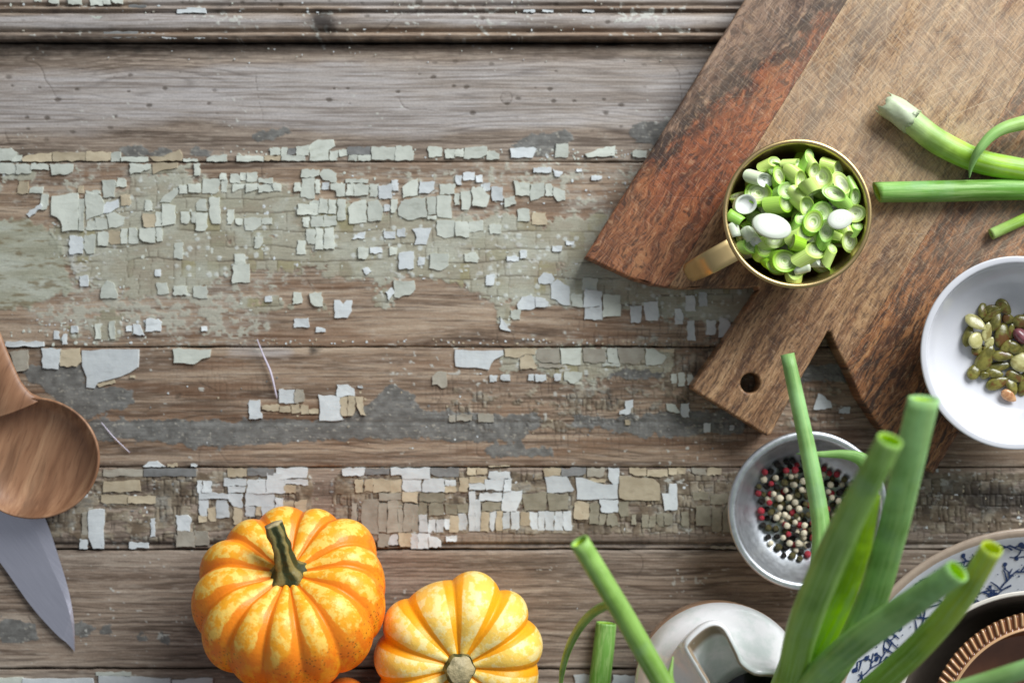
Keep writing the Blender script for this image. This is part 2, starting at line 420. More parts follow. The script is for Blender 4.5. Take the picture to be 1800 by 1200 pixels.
def profile_z(i, y, y0, y1, z):
    """relief across a plank (y in px)"""
    e = np.minimum(y - y0, y1 - y)
    zz = np.full(y.shape, z) - 0.0009 * np.clip(1 - e / 2.2, 0, 1) ** 1.5
    if i == 2:      # moulded rail above the groove
        zz += 0.0016 * np.exp(-((y - 66) / 5.5) ** 2) - 0.0022 * np.exp(-((y - 58) / 3.0) ** 2) + 0.0012 * np.exp(-((y - 42) / 12) ** 2) - 0.0018 * np.exp(-((y - 24) / 2.5) ** 2) + 0.0012 * np.exp(-((y - 19) / 4) ** 2) - 0.0018 * np.exp(-((y - 12) / 3) ** 2)
    if i == 3:      # cove
        zz -= 0.0034 * np.clip(1 - (y - 76) / 44, 0, 1) ** 1.6
    if i == 6:      # beaded lower edge
        zz += -0.0016 * np.exp(-((y - 957) / 3.0) ** 2) + 0.0006 * np.exp(-((y - 940) / 10) ** 2)
    if i == 5:
        zz -= 0.0004 * np.exp(-((y - 742) / 4.0) ** 2)
    return zz
table = bpy.data.objects.new('table_top', None); COL.objects.link(table); table['kind'] = 'structure'
planks = []
for i, (y0, y1, z) in enumerate(PLANKS):
    far = i in (0, 1, 9)
    if far: ys = np.unique(np.concatenate([np.linspace(y0, y1, 26), [y0 + 1, y0 + 2, y1 - 1, y1 - 2]]))
    else:
        ye = min(y1, 1215); ys = np.unique(np.concatenate([np.arange(max(y0, -14), ye, 1.7), [y0, y1, y0 + 1, y1 - 1], np.arange(y0, -14, 8), np.arange(ye, y1, 8)]))
    xs = np.arange(X0, X1 + 1, 16.0) if far else np.concatenate([np.arange(X0, -16, 12.0), np.arange(-16, 1816, 2.0), np.arange(1816, X1 + 1, 12.0)])
    YY, XX = np.meshgrid(ys, xs, indexing='ij')
    colr, hg = surface(XX, YY, i)
    edge = np.minimum(YY - y0, y1 - YY)
    Z = profile_z(i, YY, y0, y1, z) + hg * np.clip(edge / 3, 0, 1) - 0.0006 * ss(fbm(XX / 30, YY * 0 + i, 3, seed=400), 0.5, 0.75) * (1 - ss(edge, 0, 5))
    wv = (fbm(XX / 60, YY * 0 + i * 3.7, 4, 0.6, seed=410) - 0.5) * 5.0
    Yp = YY + wv * np.clip(1 - edge / 5, 0, 1) * np.where(YY - y0 < y1 - YY, 1.0, -1.0) * 0.75
    nr, nc = YY.shape; nv = nr * nc
    co = np.stack([((XX - 900) * S).ravel(), ((600 - Yp) * S).ravel(), Z.ravel()], 1)
    ii = np.arange(nv).reshape(nr, nc)
    quads = np.stack([ii[:-1, :-1], ii[1:, :-1], ii[1:, 1:], ii[:-1, 1:]], -1).reshape(-1, 4)
    rim = np.concatenate([ii[0, :], ii[1:, -1], ii[-1, -2::-1], ii[-2:0:-1, 0]])
    Lr = len(rim); low = co[rim].copy(); low[:, 2] = -0.012
    q = np.arange(Lr); skirt = np.stack([rim, np.roll(rim, -1), nv + (q + 1) % Lr, nv + q], -1)
    allq = np.concatenate([quads, skirt]); allv = np.concatenate([co, low])
    me = bpy.data.meshes.new('plank')
    me.vertices.add(len(allv)); me.vertices.foreach_set('co', allv.astype(np.float32).ravel())
    me.loops.add(allq.size); me.loops.foreach_set('vertex_index', allq.astype(np.int32).ravel())
    me.polygons.add(len(allq)); me.polygons.foreach_set('loop_start', np.arange(0, allq.size, 4, dtype=np.int32))
    me.update(calc_edges=True); me.materials.append(M_PLANK)
    sm = np.zeros(len(allq), bool); sm[:len(quads)] = True
    me.polygons.foreach_set('use_smooth', sm)
    ca = me.attributes.new('board_colour', 'FLOAT_COLOR', 'POINT')
    arr = np.ones((len(allv), 4), np.float32); arr[:nv, :3] = colr.reshape(-1, 3); arr[nv:, :3] = L3(60, 50, 42)
    ca.data.foreach_set('color', arr.ravel())
    me.update()
    planks.append(put('plank', me, table))
t = NT('dark underside'); M_UNDER = t.bsdf(t.mix(t.noise(t.obj(), 120, 4), C(24, 20, 17), C(52, 44, 38)), 0.9)
V = [((X0 - 900) * S, (600 + 475) * S, -0.012), ((X1 - 900) * S, (600 + 475) * S, -0.012), ((X1 - 900) * S, (600 - 1565) * S, -0.012), ((X0 - 900) * S, (600 - 1565) * S, -0.012)]
V = [(a, b, -0.0125) for a, b, c in V] + [(a, b, -0.02) for a, b, c in V]
put('backing_board', mk('backing_board', V, [(3, 2, 1, 0), (4, 5, 6, 7), (0, 1, 5, 4), (1, 2, 6, 5), (2, 3, 7, 6), (3, 0, 4, 7)], M_UNDER, False), table)

# ------------------------------------------------------------------ paint flakes, traced
def flake_mat(name, c1, c2, c3, gr=0.0):
    t = NT(name); co = t.obj()
    n = t.noise(co, 140, 5, 0.6)
    col = t.mix(t.step(n, 0.35, 0.7), c1, c2)
    col = t.mix(t.m2('MULTIPLY', t.step(t.noise(t.map(co, (70, 260, 1)), 1.0, 5, 0.7), 0.54, 0.72), 0.6), col, c3)
    hs = t.n('ShaderNodeHueSaturation', {'Color': col, 'Value': t.m2('MULTIPLY_ADD', t.rand(), 0.22, 0.86)}).outputs[0]
    sp = t.m2('MULTIPLY', t.m2('SUBTRACT', 1.0, t.step(t.vor(co, 330), 0.05, 0.14)), t.step(t.noise(co, 60, 2), 0.54, 0.6))
    hs = t.mix(t.m2('MULTIPLY', sp, 0.7), hs, C(92, 88, 78))
    h = t.m2('ADD', t.noise(co, 260, 4, 0.6), t.m2('MULTIPLY', t.noise(t.map(co, (40, 300, 1)), 1.0, 3), 0.8))
    return t.bsdf(hs, 0.55, normal=t.bump(h, 0.5, 0.0004), spec=0.35)
FM = {'w': flake_mat('white blue paint', C(206, 211, 211), C(195, 200, 201), C(164, 168, 167)),
      's': flake_mat('pale sage paint', C(198, 202, 191), C(187, 191, 180), C(158, 160, 145)),
      'c': flake_mat('cream paint', C(190, 177, 151), C(176, 162, 136), C(146, 131, 108)),
      'k': flake_mat('khaki paint', C(166, 161, 147), C(152, 145, 131), C(122, 113, 98)),
      'o': flake_mat('olive drab paint', C(148, 142, 124), C(130, 124, 106), C(104, 96, 80)),
      'g': flake_mat('grey paint', C(132, 132, 130), C(116, 116, 114), C(98, 94, 90))}
# origin x, y, zoom : {class: [(x0,y0,x1,y1) boxes or longer outlines]}
TR = []
TR.append((0, 0, 3.0, {'s': [(275, 0, 320, 30), (375, 0, 440, 35), (490, -8, 555, 38), (560, -8, 595, 33), (600, -8, 660, 33), (195, 0, 230, 18), (480, 95, 555, 100, 512, 145), (0, 120, 45, 140)],
    'w': [(740, 185, 830, 205), (945, 58, 1095, 82), (1150, 195, 1205, 215), (1040, 195, 1090, 215), (865, 192, 940, 212), (2760, 60, 2820, 76), (2860, 58, 2915, 74), (3070, 60, 3130, 72)], 'g': [(560, 178, 735, 208), (690, 40, 780, 55)]}))
TR.append((0, 240, 4.5, {
    's': [(0, 95, 90, 95, 140, 130, 90, 190, 0, 195), (95, 150, 175, 200), (880, 125, 950, 198), (962, 165, 1172, 200), (1455, 175, 1560, 198), (1640, 175, 1700, 150, 1795, 145, 1795, 198, 1640, 198),
          (5, 220, 130, 295), (140, 222, 248, 290), (255, 217, 392, 262), (402, 222, 580, 222, 575, 280, 540, 300, 420, 305), (1030, 220, 1195, 222, 1190, 260, 1040, 300), (1540, 217, 1585, 305), (240, 400, 340, 450),
          (415, 475, 560, 450, 622, 450, 622, 740, 500, 755, 490, 670, 415, 620), (628, 500, 668, 745), (682, 455, 780, 455, 830, 530, 820, 610, 690, 665), (335, 465, 390, 575), (815, 350, 910, 480), (930, 330, 1000, 400), (685, 430, 795, 455),
          (1150, 505, 1205, 590), (1270, 520, 1300, 475, 1410, 400, 1412, 440, 1350, 520), (1425, 390, 1480, 455), (1495, 370, 1595, 445), (1605, 330, 1735, 450), (1745, 290, 1795, 340), (1755, 350, 1798, 440),
          (845, 620, 910, 600, 990, 640, 985, 690, 940, 715, 870, 725), (690, 670, 760, 735), (765, 650, 850, 735), (1240, 595, 1285, 715), (1285, 540, 1380, 700), (1440, 595, 1500, 690), (1520, 595, 1550, 680), (1560, 600, 1650, 740), (1665, 480, 1740, 690), (1555, 495, 1635, 580),
          (675, 775, 755, 930), (780, 755, 860, 860), (962, 735, 1010, 850), (1020, 725, 1092, 840), (1105, 725, 1228, 838), (1238, 725, 1282, 830), (1385, 840, 1442, 965)],
    'c': [(180, 180, 240, 145, 412, 130, 412, 200, 185, 200), (424, 130, 685, 196), (692, 125, 872, 194), (1185, 165, 1300, 160, 1420, 105, 1445, 150, 1440, 192, 1220, 192), (1210, 217, 1410, 212, 1405, 250, 1290, 268, 1215, 300), (135, 450, 160, 362, 228, 360, 228, 450), (625, 390, 668, 445), (960, 470, 1035, 550), (1135, 605, 1230, 710), (870, 745, 950, 850)],
    'w': [(820, 560, 850, 520, 940, 500, 940, 560, 880, 600, 825, 605), (215, 612, 330, 532, 345, 560, 240, 640), (560, 790, 660, 930)]}))
TR.append((400, 240, 4.5, {
    's': [(75, 150, 285, 195), (430, 150, 610, 190), (340, 95, 415, 148), (425, 90, 472, 148), (545, 85, 640, 70, 640, 150, 550, 150), (650, 70, 720, 25, 835, 25, 850, 80, 800, 110, 800, 188, 650, 188), (806, 112, 870, 185), (885, 105, 945, 155), (960, 152, 1025, 190), (1032, 147, 1135, 190), (1145, 85, 1320, 185), (1330, 80, 1465, 185), (1590, 90, 1695, 160), (1725, 100, 1800, 175),
          (30, 300, 100, 365), (105, 290, 150, 350), (160, 290, 240, 360), (250, 330, 360, 368), (45, 382, 140, 378, 130, 410, 45, 440), (150, 378, 245, 376, 240, 420, 155, 445), (250, 378, 360, 440), (365, 372, 430, 430), (530, 370, 580, 430), (590, 265, 720, 325),
          (730, 300, 760, 260, 800, 262, 862, 295, 860, 365, 760, 340), (590, 335, 690, 485), (695, 345, 735, 445), (820, 378, 930, 375, 930, 470, 865, 470, 860, 430, 820, 420), (935, 340, 1110, 372), (945, 378, 995, 470), (1005, 380, 1118, 470), (1130, 385, 1195, 475), (1385, 400, 1440, 360, 1505, 330, 1505, 460, 1390, 488), (1685, 380, 1798, 455),
          (560, 545, 720, 625), (655, 505, 725, 543), (730, 500, 795, 610), (805, 500, 860, 612), (870, 500, 940, 665), (960, 560, 1000, 520, 1095, 505, 1095, 680, 965, 690), (1110, 520, 1190, 500, 1235, 580, 1215, 665, 1115, 670), (1295, 500, 1345, 600), (1350, 570, 1400, 500, 1565, 485, 1575, 640, 1430, 660, 1355, 620), (1585, 485, 1652, 615), (1662, 465, 1775, 645), (1585, 625, 1650, 655),
          (600, 640, 650, 715), (660, 632, 755, 712), (765, 630, 862, 708), (628, 732, 690, 848), (700, 728, 760, 892), (768, 725, 842, 888), (140, 640, 262, 740), (275, 645, 350, 695), (3, 580, 55, 690), (65, 650, 120, 700), (220, 795, 278, 878), (555, 825, 620, 930), (1655, 665, 1720, 660, 1795, 665, 1790, 790, 1720, 805, 1660, 780), (1045, 885, 1115, 968), (1285, 880, 1340, 935), (60, 932, 145, 1008), (1605, 930, 1745, 925, 1750, 1020, 1690, 1060, 1600, 1040)],
    'w': [(750, 370, 800, 420), (1205, 390, 1300, 490), (1305, 350, 1350, 430), (1520, 360, 1635, 460), (1240, 540, 1285, 590), (1465, 735, 1610, 725, 1590, 800, 1570, 855, 1480, 855, 1500, 800), (985, 810, 1040, 765, 1090, 755, 1085, 805), (1340, 730, 1405, 795), (1240, 750, 1330, 800), (1130, 880, 1225, 922), (1355, 920, 1470, 1045)],
    'c': [(295, 152, 420, 190)], 'g': [(480, 95, 540, 146), (950, 90, 1125, 140)]}))
TR.append((800, 240, 4.5, {
    's': [(3, 105, 65, 165), (75, 85, 250, 170), (255, 115, 350, 175), (800, 60, 890, 62, 890, 165, 790, 165), (1025, 140, 1130, 100, 1265, 75, 1260, 155, 1050, 165), (1405, 110, 1510, 165), (0, 450, 35, 540), (48, 432, 125, 578), (135, 408, 210, 400, 275, 470, 245, 555, 140, 550), (390, 490, 470, 475, 480, 535, 395, 562), (462, 352, 590, 375, 585, 470, 480, 462), (597, 380, 705, 372, 700, 470, 600, 508), (715, 378, 770, 470), (780, 405, 865, 430, 870, 500, 810, 512, 775, 460), (492, 580, 540, 570, 588, 580, 586, 668, 495, 668), (5, 670, 108, 785), (118, 668, 215, 748), (272, 700, 310, 690, 360, 700, 360, 765, 275, 768)],
    'w': [(435, 95, 510, 90, 620, 85, 645, 100, 610, 170, 445, 165), (5, 310, 55, 385), (65, 290, 155, 345), (165, 310, 215, 358), (620, 250, 760, 285), (775, 260, 850, 285, 825, 320, 790, 315), (1080, 315, 1160, 345), (225, 375, 275, 430), (292, 400, 375, 505), (510, 905, 565, 965), (415, 950, 500, 985), (765, 860, 840, 910), (880, 825, 940, 855), (960, 255, 1000, 278)], 'c': [(605, 600, 715, 698)]}))
TR.append((0, 440, 4.5, {'w': [(1165, 550, 1278, 638), (1055, 585, 1110, 590, 1145, 670, 1060, 655), (1005, 600, 1045, 640), (640, 205, 700, 280), (1235, 150, 1275, 205), (430, 640, 470, 700), (570, 600, 620, 650), (500, 660, 535, 740), (50, 722, 350, 755), (1600, 600, 1640, 635)],
    's': [(805, 300, 850, 240, 900, 260, 935, 350, 930, 378, 805, 378), (760, 580, 800, 700), (870, 560, 915, 700), (1250, 260, 1330, 340), (1380, 280, 1480, 350), (1535, 290, 1640, 370)]}))
TR.append((400, 440, 4.5, {'s': [(45, 112, 180, 258), (1318, 240, 1475, 240, 1485, 310, 1440, 350, 1360, 375, 1325, 370), (660, 340, 750, 440), (520, 330, 590, 420)],
    'w': [(848, 395, 890, 395, 915, 425, 940, 395, 985, 398, 980, 480, 950, 532, 850, 530), (1255, 330, 1300, 295, 1318, 320, 1280, 395), (530, 545, 640, 535, 650, 605, 530, 610), (705, 610, 770, 645), (300, 360, 352, 410), (1070, 150, 1110, 132, 1140, 165, 1100, 192), (1510, 55, 1560, 115)]}))
TR.append((800, 440, 4.5, {'s': [(75, 30, 160, 15, 185, 60, 175, 95, 80, 85), (920, 345, 1000, 440), (1010, 215, 1130, 308), (1165, 350, 1310, 525), (440, 470, 515, 540)],
    'w': [(247, 192, 308, 275), (660, 220, 700, 178, 760, 185, 785, 230, 765, 265, 665, 265), (755, 270, 810, 230, 900, 290, 910, 435, 850, 430, 800, 390, 760, 380), (490, 430, 530, 370, 600, 355, 635, 380, 630, 455, 590, 470, 500, 460), (640, 370, 700, 380, 740, 410, 730, 440, 640, 445), (1020, 318, 1150, 440), (1025, 450, 1160, 540), (355, 520, 385, 560, 440, 640, 360, 620), (1390, 440, 1470, 570), (1500, 405, 1600, 545), (1740, 470, 1790, 560)]}))
TR.append((0, 590, 4.5, {'w': [(340, 110, 470, 260), (650, 115, 1100, 108, 1095, 250, 960, 320, 780, 370, 750, 415, 685, 410, 690, 330, 655, 240)], 'c': [(482, 110, 640, 235), (770, 385, 900, 345, 915, 370, 790, 405), (1030, 310, 1070, 335)], 'k': [(80, 130, 225, 112, 225, 260, 140, 285)], 's': [(1368, 108, 1668, 108, 1660, 170, 1600, 180, 1545, 220, 1380, 212)]}))
TR.append((400, 590, 4.5, {'w': [(410, 422, 530, 522), (175, 510, 255, 508, 255, 570, 275, 650, 175, 655), (718, 468, 890, 480, 895, 560, 910, 662, 728, 668, 735, 600), (875, 390, 998, 472), (1030, 395, 1068, 412)],
    'c': [(275, 550, 405, 590), (418, 560, 500, 605), (508, 545, 570, 605), (585, 548, 640, 615), (645, 580, 718, 612), (898, 485, 950, 630), (955, 480, 1008, 630), (1015, 482, 1070, 485, 1070, 580, 1090, 628, 1055, 620, 1025, 560)], 'k': [(530, 430, 605, 522), (1620, 320, 1660, 285, 1730, 290, 1735, 400, 1690, 412, 1660, 380, 1620, 385), (1755, 625, 1800, 680)]}))
TR.append((800, 590, 4.5, {'w': [(0, 112, 380, 118, 380, 155, 310, 190, 265, 265, 110, 250, 5, 240), (275, 315, 330, 362), (360, 310, 430, 355), (580, 305, 625, 350), (635, 305, 715, 358), (785, 300, 835, 350), (1345, 520, 1405, 505, 1405, 560, 1370, 620, 1300, 620, 1300, 595, 1345, 590)],
    'c': [(390, 105, 635, 100, 630, 150, 560, 142, 510, 172, 395, 165), (515, 178, 560, 148, 605, 155, 645, 255, 520, 262), (1620, 105, 1730, 130), (1345, 665, 1385, 700)],
    'k': [(648, 100, 820, 215), (1012, 105, 1195, 210), (1285, 100, 1490, 102, 1490, 170, 1430, 220, 1300, 215), (10, 620, 130, 670), (185, 620, 300, 675), (660, 222, 850, 248)],
    's': [(838, 102, 1000, 215), (1205, 100, 1275, 100, 1295, 220, 1210, 205), (1505, 100, 1580, 105, 1670, 170, 1630, 220, 1510, 232), (865, 285, 1005, 290, 1000, 330, 940, 378, 865, 345), (1165, 217, 1300, 245), (1670, 535, 1740, 550, 1780, 605, 1680, 590), (1775, 290, 1800, 395)]}))
TR.append((140, 800, 4.5, {'w': [(505, 95, 550, 50, 610, 45, 680, 95), (885, 65, 930, 95), (930, 200, 970, 295), (976, 200, 1040, 292), (945, 298, 1178, 345), (1140, 185, 1320, 240), (1178, 245, 1308, 292), (1325, 185, 1470, 292), (1475, 150, 1620, 290), (945, 348, 1010, 478), (1085, 348, 1172, 490), (1182, 300, 1288, 402), (1312, 300, 1545, 398), (1312, 402, 1390, 480), (1445, 402, 1550, 560), (1545, 90, 1800, 178), (1625, 182, 1800, 228), (1555, 340, 1610, 470), (68, 440, 190, 745), (3, 632, 64, 745), (395, 690, 545, 730), (560, 500, 600, 640), (770, 480, 880, 600)],
    'c': [(700, 65, 770, 92), (190, 200, 480, 285), (170, 320, 380, 380), (385, 320, 600, 380), (945, 482, 1005, 525), (1015, 415, 1080, 520), (1220, 405, 1285, 545), (1395, 402, 1440, 470), (1175, 110, 1320, 170), (1615, 370, 1690, 450), (1700, 360, 1790, 460), (1620, 240, 1700, 300)],
    'k': [(190, 110, 500, 160), (20, 450, 62, 625), (765, 600, 900, 715), (905, 600, 1020, 700)], 'g': [(505, 110, 920, 165), (1325, 105, 1535, 155)]}))
TR.append((600, 800, 4.5, {'w': [(10, 95, 180, 160), (390, 88, 700, 85, 700, 183, 485, 183, 480, 155, 395, 155), (485, 186, 630, 282), (640, 230, 660, 190, 815, 190, 815, 285, 640, 285), (820, 190, 905, 240), (1165, 128, 1335, 185), (1015, 215, 1140, 270), (1145, 190, 1280, 275), (1285, 190, 1345, 285), (1095, 297, 1275, 357), (1282, 290, 1430, 280, 1425, 340, 1380, 440, 1272, 435), (1010, 285, 1055, 600), (1060, 350, 1100, 600), (1175, 440, 1225, 440, 1225, 520, 1195, 600, 1175, 560), (1275, 450, 1332, 575), (1340, 450, 1410, 590), (1490, 450, 1560, 595), (1562, 450, 1605, 590), (1610, 445, 1680, 590), (1685, 445, 1755, 590), (1760, 440, 1820, 590), (615, 470, 680, 605), (690, 510, 745, 610), (750, 508, 805, 605), (812, 505, 850, 580), (930, 460, 995, 600), (375, 625, 440, 700), (555, 620, 605, 745), (608, 618, 692, 745), (700, 650, 790, 720), (830, 635, 910, 680)],
    'c': [(487, 286, 605, 290, 605, 380, 570, 365, 487, 365), (820, 245, 905, 285), (935, 185, 1000, 285), (1000, 90, 1065, 150), (1075, 90, 1150, 150), (1015, 170, 1150, 212), (1165, 85, 1250, 90, 1330, 80, 1330, 124, 1165, 124), (1105, 445, 1165, 600), (1230, 445, 1270, 590), (1420, 445, 1488, 550), (860, 475, 925, 605), (110, 190, 170, 290), (180, 190, 245, 280), (250, 190, 385, 285), (395, 190, 475, 290), (450, 612, 500, 720), (505, 615, 550, 720)],
    'g': [(190, 95, 380, 155), (708, 92, 925, 165)], 'o': [(1110, 365, 1260, 435), (1435, 300, 1615, 430), (1640, 300, 1800, 425), (615, 300, 810, 365), (610, 372, 680, 466), (690, 375, 800, 470), (820, 385, 920, 470), (925, 385, 1000, 450)],
    'k': [(80, 380, 120, 520), (165, 350, 285, 610), (300, 297, 470, 352), (300, 382, 360, 605), (370, 360, 440, 608), (445, 400, 485, 605), (495, 380, 555, 600), (560, 390, 606, 600), (295, 620, 370, 720)]}))
TR.append((900, 800, 4.5, {'w': [(258, 170, 430, 165, 490, 270, 475, 285, 280, 290), (760, 80, 845, 80, 842, 220, 800, 228, 770, 190), (505, 175, 560, 180, 740, 232, 840, 228, 838, 340, 510, 345), (692, 347, 835, 350, 835, 445, 710, 445), (1245, 225, 1300, 222, 1305, 430, 1210, 435, 1185, 300, 1240, 300)],
    'c': [(245, 110, 265, 80, 385, 88, 380, 160, 260, 165), (600, 190, 740, 190, 735, 218, 610, 200), (850, 165, 1115, 187, 1165, 230, 1170, 355, 900, 350, 850, 330), (930, 90, 1060, 160), (1068, 110, 1235, 165), (1240, 85, 1305, 150), (1310, 85, 1368, 150), (1545, 85, 1648, 150), (495, 380, 520, 360, 610, 385, 600, 505, 490, 495)],
    'k': [(600, 95, 730, 170), (1425, 90, 1530, 150), (1575, 745, 1790, 720)], 'g': [(390, 95, 580, 160)],
    'o': [(615, 385, 685, 540), (695, 460, 745, 545), (752, 455, 835, 555), (850, 362, 915, 480), (1430, 290, 1555, 350), (1565, 310, 1710, 380), (945, 470, 985, 545), (1030, 470, 1075, 570), (1085, 480, 1135, 560), (1145, 460, 1200, 560), (1205, 460, 1270, 545), (1335, 450, 1395, 560), (1450, 400, 1560, 560), (1580, 420, 1650, 600), (1670, 400, 1740, 600)]}))
TR.append((1180, 480, 3.157, {'w': [(80, 130, 130, 210), (150, 110, 195, 180), (20, 200, 60, 280), (90, 265, 130, 375), (195, 260, 240, 340), (265, 250, 325, 360), (55, 725, 100, 800), (180, 835, 215, 880), (325, 845, 350, 870), (790, 740, 815, 665, 880, 710, 890, 745, 790, 755), (930, 745, 990, 775)], 's': [(40, 555, 75, 625), (90, 560, 120, 620), (0, 560, 30, 610)]}))
TR.append((0, 1176, 1.0, {'w': [(42, 15, 165, 46), (170, 14, 300, 44), (305, 16, 375, 40), (1010, 8, 1062, 30), (1078, 12, 1120, 28)], 's': [(-60, 14, 38, 44), (168, 4, 230, 11)]}))

def outline(p):
    if len(p) == 4:
        x0, y0, x1, y1 = p
        if y1 < y0: y0, y1 = y1, y0
        j = min(x1 - x0, y1 - y0) * 0.10
        q = [(x0, y0), (x1, y0), (x1, y1), (x0, y1)]
        q = [(a + rnd.uniform(-j, j), b + rnd.uniform(-j, j)) for a, b in q]
        # now and then a broken corner
        if rnd.random() < 0.4:
            k = rnd.randrange(4); a = q[k]; pv = q[k - 1]; nx = q[(k + 1) % 4]; f = rnd.uniform(0.15, 0.4)
            q[k:k + 1] = [(a[0] + (pv[0] - a[0]) * f, a[1] + (pv[1] - a[1]) * f), (a[0] + (nx[0] - a[0]) * f, a[1] + (nx[1] - a[1]) * f)]
        return q
    return [(p[i], p[i + 1]) for i in range(0, len(p), 2)]
def plank_of(y):
    for i, (a, b, z) in enumerate(PLANKS):
        if a - 2 <= y <= b + 2: return i
    return None
FL = []
for ox, oy, zm, d in TR:
    for cl, lst in d.items():
        for p in lst:
            q = [(ox + a / zm, oy + b / zm) for a, b in outline(p)]
            ar = 0.5 * abs(sum(q[i][0] * q[(i + 1) % len(q)][1] - q[(i + 1) % len(q)][0] * q[i][1] for i in range(len(q))))
            cy = sum(b for a, b in q) / len(q)
            pi = plank_of(cy)
            if pi is None: continue
            y0, y1, z = PLANKS[pi]
            q = [(a, min(max(b, y0 + 1.0), y1 - 1.0)) for a, b in q]
            gx_, gy_ = sum(a for a, b in q) / len(q), cy
            q = [(a + math.copysign(min(0.7, abs(a - gx_) * 0.08), a - gx_), b + math.copysign(min(0.7, abs(b - gy_) * 0.08), b - gy_)) for a, b in q]
            FL.append((ar, cl, q, pi))
FL.sort(key=lambda f: -f[0])
def flake_geo(q, z, small=False):
    # resample edges with ragged jitter
    per = sum(math.dist(q[i], q[(i + 1) % len(q)]) for i in range(len(q)))
    stepn = max(per / 17.0, 3.5)
    pts = []
    for i in range(len(q)):
        a, b = q[i], q[(i + 1) % len(q)]; L = math.dist(a, b); n = max(1, round(L / stepn))
        for k in range(n):
            f = k / n; j = 0.4 if k == 0 else min(1.7, L * 0.08)
            pts.append((a[0] + (b[0] - a[0]) * f + rnd.uniform(-j, j), a[1] + (b[1] - a[1]) * f + rnd.uniform(-j, j)))
    n = len(pts)
    cx = sum(p[0] for p in pts) / n; cy = sum(p[1] for p in pts) / n
    ext = max(max(abs(p[0] - cx), abs(p[1] - cy)) for p in pts) + 1e-6
    h = rnd.uniform(0.0006, 0.0011) + min(ext, 40) * 0.000007
    tx, ty = rnd.uniform(-1, 1) * 0.00035, rnd.uniform(-1, 1) * 0.00030
    V = []
    for sc, top in ((1.0, False), (0.975, True)):
        for p in pts:
            u, v = (p[0] - cx) / ext, (p[1] - cy) / ext
            zz = z - 0.0003 if not top else z + max(h + tx * u + ty * v, 0.0003)
            V.append(((cx + (p[0] - cx) * sc - 900) * S, (600 - cy - (p[1] - cy) * sc) * S, zz))
    V.append(((cx - 900) * S, (600 - cy) * S, z + h + rnd.choice((-0.00016, -0.00010, 0.00012))))
    F = []
    for k in range(n):
        m = (k + 1) % n
        F.append((k, k + n, m + n, m)); F.append((k + n, 2 * n, m + n))
    return V, F
rest = {}
for i, (ar, cl, q, pi) in enumerate(FL):
    V, F = flake_geo(q, PLANKS[pi][2])
    if i < 296:
        put('paint_flake', mk('paint_flake', V, F, FM[cl], False), planks[pi])
    else:
        rest.setdefault(pi, []).append((cl, V, F))
# small crumbs of paint, too many and too small to count
ORDER = list(FM)
def crumbs(pi, n, box, mask, thr, classes, smin, smax):
    k = tries = 0
    while k < n and tries < n * 30:
        tries += 1
        x = rnd.uniform(box[0], box[2]); y = rnd.uniform(box[1], box[3])
        if mask is not None and samp(mask, np.array([x]), np.array([y]))[0] < thr: continue
        w, hh = rnd.uniform(smin, smax), rnd.uniform(smin, smax)
        m = rnd.randint(4, 6); a0 = rnd.random() * 6.28
        q = [(x + math.cos(a0 + 6.283 * j / m) * w * rnd.uniform(0.7, 1.1), y + math.sin(a0 + 6.283 * j / m) * hh * rnd.uniform(0.7, 1.1)) for j in range(m)]
        z = PLANKS[pi][2]; h = rnd.uniform(0.00012, 0.0004)
        V = [((a - 900) * S, (600 - b) * S, z - 0.0002) for a, b in q] + [((x + (a - x) * 0.85 - 900) * S, (600 - y - (b - y) * 0.85) * S, z + h) for a, b in q]
        F = [(j, j + m, (j + 1) % m + m, (j + 1) % m) for j in range(m)] + [tuple(range(2 * m - 1, m - 1, -1))]
        rest.setdefault(pi, []).append((rnd.choice(classes), V, F)); k += 1
crumbs(4, 420, (0, 300, 1330, 600), sage, 0.35, 'sssssw', 1.2, 4.6)
crumbs(4, 40, (600, 300, 1260, 360), None, 0, 'wws', 1.5, 4.0)
crumbs(4, 60, (20, 560, 260, 606), None, 0, 'wss', 1.0, 4.0)
crumbs(4, 90, (420, 596, 1300, 606), None, 0, 'wkc', 1.2, 3.0)
crumbs(6, 560, (0, 826, 1800, 950), crack, 0.5, 'ckwoog', 1.5, 5.0)
crumbs(5, 60, (240, 650, 1300, 790), None, 0, 'kwgc', 1.2, 3.2)
crumbs(3, 160, (400, 262, 1180, 282), None, 0, 'ssw', 1.2, 3.0)
crumbs(3, 24, (0, 82, 1300, 112), None, 0, 'wws', 0.8, 2.2)
crumbs(2, 110, (0, 0, 1300, 70), None, 0, 'wskk', 1.0, 3.6)
crumbs(7, 26, (0, 990, 1300, 1165), None, 0, 'wgk', 0.8, 2.4)
for pi, lst in rest.items():
    V, F, I = [], [], []
    for cl, v, f in lst:
        b = len(V); V += v; F += [tuple(b + k for k in q) for q in f]; I += [ORDER.index(cl)] * len(f)
    o = put('paint_crumbs', mk('paint_crumbs', V, F, [FM[k] for k in ORDER], False, I), planks[pi]); o['kind'] = 'stuff'
